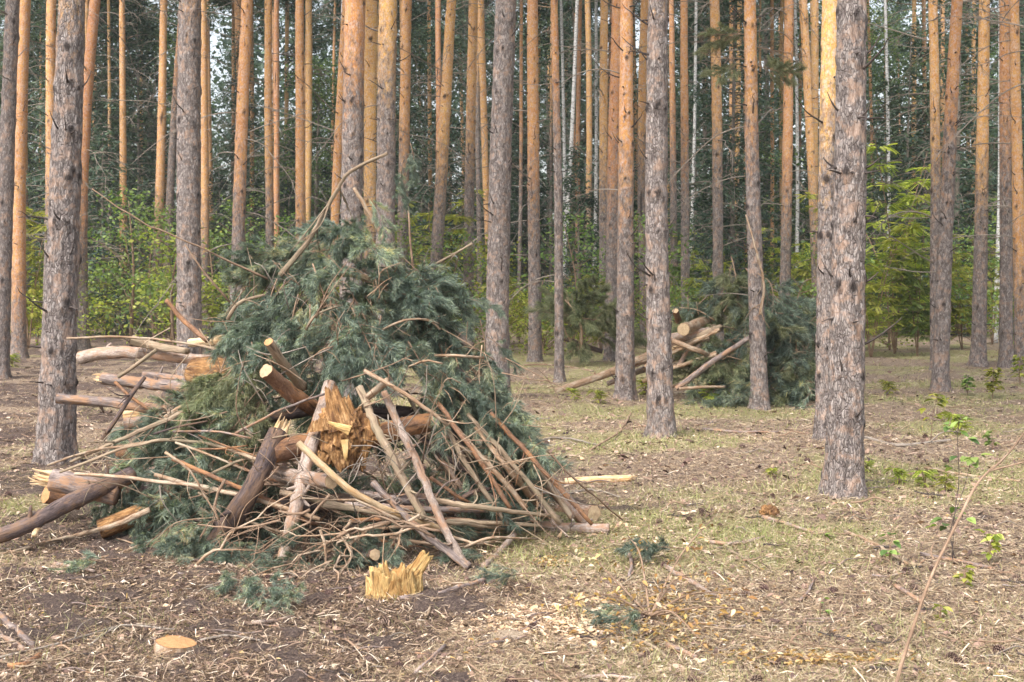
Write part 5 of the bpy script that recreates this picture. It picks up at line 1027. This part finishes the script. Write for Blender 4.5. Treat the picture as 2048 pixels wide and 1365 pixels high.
def cone_mesh(seed):
    mb = MB(); n = 70
    for k in range(n):
        f = k / n; a = k * 2.4; z = -.022 + .044 * f; r = .016 * math.sin(min(1, f * .9 + .18) * math.pi) ** .7 + .002; b = np.array([math.cos(a) * r * .3, math.sin(a) * r * .3, z]); o_ = np.array([math.cos(a), math.sin(a), .35]); s = np.array([-math.sin(a), math.cos(a), 0]) * .0045; t = b + o_ * r
        mb.add([b - s * .5, b + s * .5, t + s, t - s], np.array([[0, 1, 2, 3]]), tint=.3 + .5 * rnd(0, 1)); mb.add([t - s, t + s, t + s + [0, 0, -.003], t - s + [0, 0, -.003]], np.array([[0, 1, 2, 3]]), tint=.95)
    tube(mb, [(0, 0, -.02), (0, 0, .02)], .006, .004, m=3, n=6, tint=.1); return mb.mesh('pine_cone', M['cone'], False)
CN = [cone_mesh(i) for i in range(2)]
x, y = gpts(110, 860, 1380, -20, 2070)
for k in range(len(x)):
    if 6.9 < y[k] < 9 and -2.9 < x[k] < .4: continue
    o = link('pine_cone', CN[k % 2], loc=(x[k], y[k], float(gh(x[k], y[k])) + .016), rot=(1.57 + rnd(-.4, .4), rnd(0, 3), rnd(0, 6.28)), sc=(rnd(.8, 1.3),) * 3); tag(o, 'dark open pine cone lying on the needle litter', 'pine cone', 'pine cones scattered on the ground')
# leaves: ovate with midrib fold
def ovate(mb, c, d, n_, L, wr=.7, tint=.5):
    d = np.array(d) / np.linalg.norm(d); s = np.cross(d, n_); s /= np.linalg.norm(s) + 1e-9; u = np.cross(s, d); prof = [(0, 0), (.15, .32), (.4, .5), (.65, .38), (.85, .16), (1, 0)]
    V = [c + d * t * L - u * .12 * L * t * t for t, w in prof]; V += [c + d * t * L + s * w * wr * L + u * w * .22 * L - u * .12 * L * t * t for t, w in prof[1:-1]]; V += [c + d * t * L - s * w * wr * L + u * w * .22 * L - u * .12 * L * t * t for t, w in prof[1:-1]]
    mb.add(V, [np.array([[1, 2, 7, 6], [2, 3, 8, 7], [3, 4, 9, 8], [2, 1, 10, 11], [3, 2, 11, 12], [4, 3, 12, 13]]), np.array([[0, 1, 6], [4, 5, 9], [1, 0, 10], [5, 4, 13]])], tint=tint)
def plant(px, py, H, label, mk='green', stems=1, leaf=.06, nl=14, lean=(0, 0), name='leafy_seedling', cat='seedling', trm='twig', curl=0., group=None, r=.0035, path=None):
    B = G(px, py); st = MB(); lf = MB()
    for s in range(stems):
        if path: pts = [Vector(P(*q)) - B for q in path]
        else: pts = [Vector((0, 0, -.01)), Vector((lean[0] * .4 + rnd(-.05, .05) * H, lean[1] * .4, H * .5)), Vector((lean[0] + rnd(-.15, .15) * H, lean[1] + rnd(-.1, .1) * H, H * rnd(.8, 1)))]
        p, *_ = tube(st, pts, r, r * .35, m=14, n=5, seed=s)
        for k in range(nl):
            f = rnd(.25, 1); b = p[int(f * 13)]; a = rnd(0, 6.28); pl = rnd(.02, .14) * (1 - f * .5) * min(1, H * 1.6); e = b + np.array([math.cos(a) * pl, math.sin(a) * pl, pl * .5])
            tube(st, [b, (b + e) / 2, e], r * .35, r * .2, m=3, n=3)
            for q in range(1 if curl else 2):
                aa = a + rnd(-.8, .8); ovate(lf, e, (math.cos(aa), math.sin(aa), rnd(-.6, .2) - curl), np.array([rnd(-.4, .4), rnd(-.4, .4), 1]), leaf * rnd(.6, 1.15), .62 if not curl else .4, rnd(0, 1))
    e = empty(name, B, label, cat, group); link('stem', st.mesh('stem', M[trm]), e); link('leaves', lf.mesh('leaves', M[mk]), e); return e
e = empty('bare_sapling', P(1782, 1405, 4.85), 'long bare brown sapling stem leaning up right from the bottom edge, forked at its top', 'sapling'); st = MB(); o = e.location
tube(st, [P(1782, 1405, 4.85) - o, P(1815, 1290, 4.9) - o, P(1860, 1160, 4.95) - o, P(1912, 1050, 5.0) - o, P(1950, 975, 5.05) - o, P(1980, 940, 5.1) - o], 0.0075, .005, m=40, n=9, rough=.12, seed=3); link('stem', st.mesh('stem', M['twig']), e)
for q in ([(1978, 942), (2010, 915), (2060, 850), (2100, 790)], [(1978, 942), (2020, 932), (2080, 915)], [(1868, 1120), (1862, 1105), (1868, 1085)]):
    st = MB(); tube(st, [P(x_, y_, 5.1 + .02 * i) - o for i, (x_, y_) in enumerate(q)], .0052, .002, m=14, n=6, seed=4); link('twig', st.mesh('twig', M['twig']), e)
for path, lab, nl in [([(1905, 1128, 7.2), (1908, 1040, 7.2), (1918, 960, 7.25), (1915, 870, 7.3), (1922, 830, 7.3)], 'tall thin sapling with a few drooping green leaves behind the bare stem', 11), ([(1912, 1128, 7.2), (1902, 1060, 7.2), (1930, 970, 7.2), (1945, 905, 7.2)], 'second dark-stemmed sapling twined with the tall thin one', 9),
                      ([(1862, 880, 10.6), (1866, 830, 10.6), (1878, 780, 10.6)], 'small sapling with lime leaves left of the tall thin one', 16)]:
    B = P(*path[0]); g = plant(path[0][0], path[0][1], .8, lab, 'lime' if 'lime' in lab else 'green', 1, .075 if 'lime' not in lab else .09, nl, name='leafy_sapling', cat='sapling', path=path, trm='deadd' if 'lime' not in lab else 'twig')
for (px, py, H, st_, mk, lf_, nl, lab) in [(1985, 800, .5, 5, 'lime', .09, 14, 'olive-leaved bushy plant at the right edge above the tall sapling'), (1935, 790, .3, 4, 'green', .08, 12, 'low green plant left of the bushy olive one'), (2040, 770, .5, 4, 'lime', .10, 12, 'golden leafy plant touching the right edge'),
        (1650, 1110, .14, 1, 'green', .06, 3, 'single grey-green seedling in the grass left of the tan stick'), (1780, 1130, .2, 2, 'green', .06, 5, 'small green seedling beside the tan stick'), (1980, 1130, .2, 3, 'lime', .055, 7, 'pale leafy seedling right of the bare stem'), (1930, 1180, .15, 3, 'lime', .05, 6, 'pale seedling close below the saplings'),
        (1880, 1245, .1, 2, 'lime', .05, 4, 'little yellowish seedling near the bare stem'), (1985, 900, .2, 2, 'green', .09, 5, 'broad-leaved seedling beside the fork of the bare stem'), (1545, 950, .1, 1, 'lime', .05, 3, 'tiny yellow seedling in the grass'), (1640, 1235, .12, 1, 'green', .04, 4, 'tiny seedling below the grass tuft')]:
    plant(px, py, H, lab, mk, st_, lf_, nl)
for k, (px, py, sc, lab) in enumerate([(1800, 968, .5, 'lime rowan seedling, left one of the group right of the biggest trunk'), (1850, 975, .55, 'lime rowan seedling, middle one right of the biggest trunk'), (1890, 985, .5, 'lime rowan seedling beside the saplings'), (1735, 945, .4, 'lime rowan sprig touching the foot of the biggest trunk'),
        (1545, 955, .3, 'small lime fern-like sprig left of the biggest trunk'), (1200, 808, .7, 'low lime plants before the overlapping orange pines'), (1150, 800, .6, 'low lime plants left of the overlapping orange pines'), (1420, 808, 1.0, 'lime seedling at the foot of the right-hand heap'), (1290, 790, .9, 'lime sprig between the two grey trunk bases'),
        (25, 735, 1.0, 'lime sprig at the foot of the leftmost orange pine'), (1780, 790, .8, 'lime sprig on the ground left of the leaning pine'), (1920, 870, .9, 'lime rowan sprig over the ground at right')]):
    shrub(ROW[4], px, py, lab, sc * .9, name='rowan_seedling', cat='seedling')
# felled sapling with withered leaves
C0 = (1300, 1245)
for k, (x1, y1, h) in enumerate([(1175, 1110, .05), (1255, 1090, .22), (1420, 1165, .10), (1120, 1225, .03), (1490, 1200, .05), (1430, 1060, .35), (1400, 1290, .02), (1540, 1240, .03)]):
    A = G(*C0) + Vector((0, 0, .03)); E = G(x1, y1 + h * 300) + Vector((0, 0, h + .02)); B = A; st = MB(); lf = MB(); md = (A + E) / 2 + Vector((rnd(-.04, .04), 0, rnd(.03, .1)))
    p, *_ = tube(st, [A - B, md - B, E - B], .0062, .0025, m=14, n=6, seed=k)
    for q in range(26):
        b = p[RG.integers(3, 14)] + RG.normal(0, .04, 3) * np.array([1, 1, .4]); aa = rnd(0, 6.28); ovate(lf, b, (math.cos(aa), math.sin(aa), rnd(-.9, .1)), np.array([rnd(-.8, .8), rnd(-.8, .8), 1]), rnd(.025, .05), .45, rnd(0, 1))
    e = empty('withered_branch', B, 'bare branch with curled ochre leaves fanning from the felled sapling in the lower centre right', 'branch', 'withered leafy branches of the felled sapling'); link('stem', st.mesh('stem', M['twig']), e); link('leaves', lf.mesh('leaves', M['wither']), e)
# fallen ochre leaves (countless) around it and along the bottom right
def dry_leaves():
    mb = MB(); sets = [(1320, 1230, .55, .35, 420), (1620, 1325, .45, .12, 420), (1100, 1130, .15, .12, 70), (1300, 1290, .5, .2, 200)]
    for (px, py, sx, sy, n) in sets:
        c = G(px, py)
        for k in range(n):
            x_ = c.x + rnd(-1, 1) * sx * rnd(.3, 1); y_ = c.y + rnd(-1, 1) * sy; aa = rnd(0, 6.28); ovate(mb, np.array([x_, y_, float(gh(x_, y_)) + rnd(.005, .035)]), (math.cos(aa), math.sin(aa), rnd(-.5, .4)), np.array([rnd(-.7, .7), rnd(-.7, .7), 1]), rnd(.018, .042), .45, rnd(.1, 1))
    x_, y_ = gpts(900, 840, 1400)
    for a_, b_ in zip(x_, y_): aa = rnd(0, 6.28); ovate(mb, np.array([a_, b_, float(gh(a_, b_)) + rnd(.003, .02)]), (math.cos(aa), math.sin(aa), rnd(-.3, .3)), np.array([rnd(-.6, .6), rnd(-.6, .6), 1]), rnd(.02, .04), .45, rnd(.1, 1))
    tag(link('dry_leaves', mb.mesh('dry_leaves', M['wither'])), 'curled ochre dead leaves strewn over the lower right ground', 'leaves', kind='stuff')
dry_leaves()

# ------------------------------------------------------------------ haze between the trunks
HAZE_D = .0007
mb = MB(); x0, x1, y0, y1, z0, z1 = -170, 170, -30, 205, -2.5, 40
mb.add([[x0, y0, z0], [x1, y0, z0], [x1, y1, z0], [x0, y1, z0], [x0, y0, z1], [x1, y0, z1], [x1, y1, z1], [x0, y1, z1]], np.array([[0, 3, 2, 1], [4, 5, 6, 7], [0, 1, 5, 4], [1, 2, 6, 5], [2, 3, 7, 6], [3, 0, 4, 7]]))
m = bpy.data.materials.new('haze'); m.use_nodes = True; nt = m.node_tree; nt.nodes.remove(nt.nodes['Principled BSDF']); v = nt.nodes.new('ShaderNodeVolumePrincipled')
v.inputs['Density'].default_value = HAZE_D; v.inputs['Color'].default_value = (.9, .95, .97, 1); v.inputs['Anisotropy'].default_value = .2; nt.links.new(v.outputs[0], nt.nodes['Material Output'].inputs['Volume'])
tag(link('haze', mb.mesh('haze', m, False)), 'thin pale haze softening the far wood', 'haze', kind='stuff')
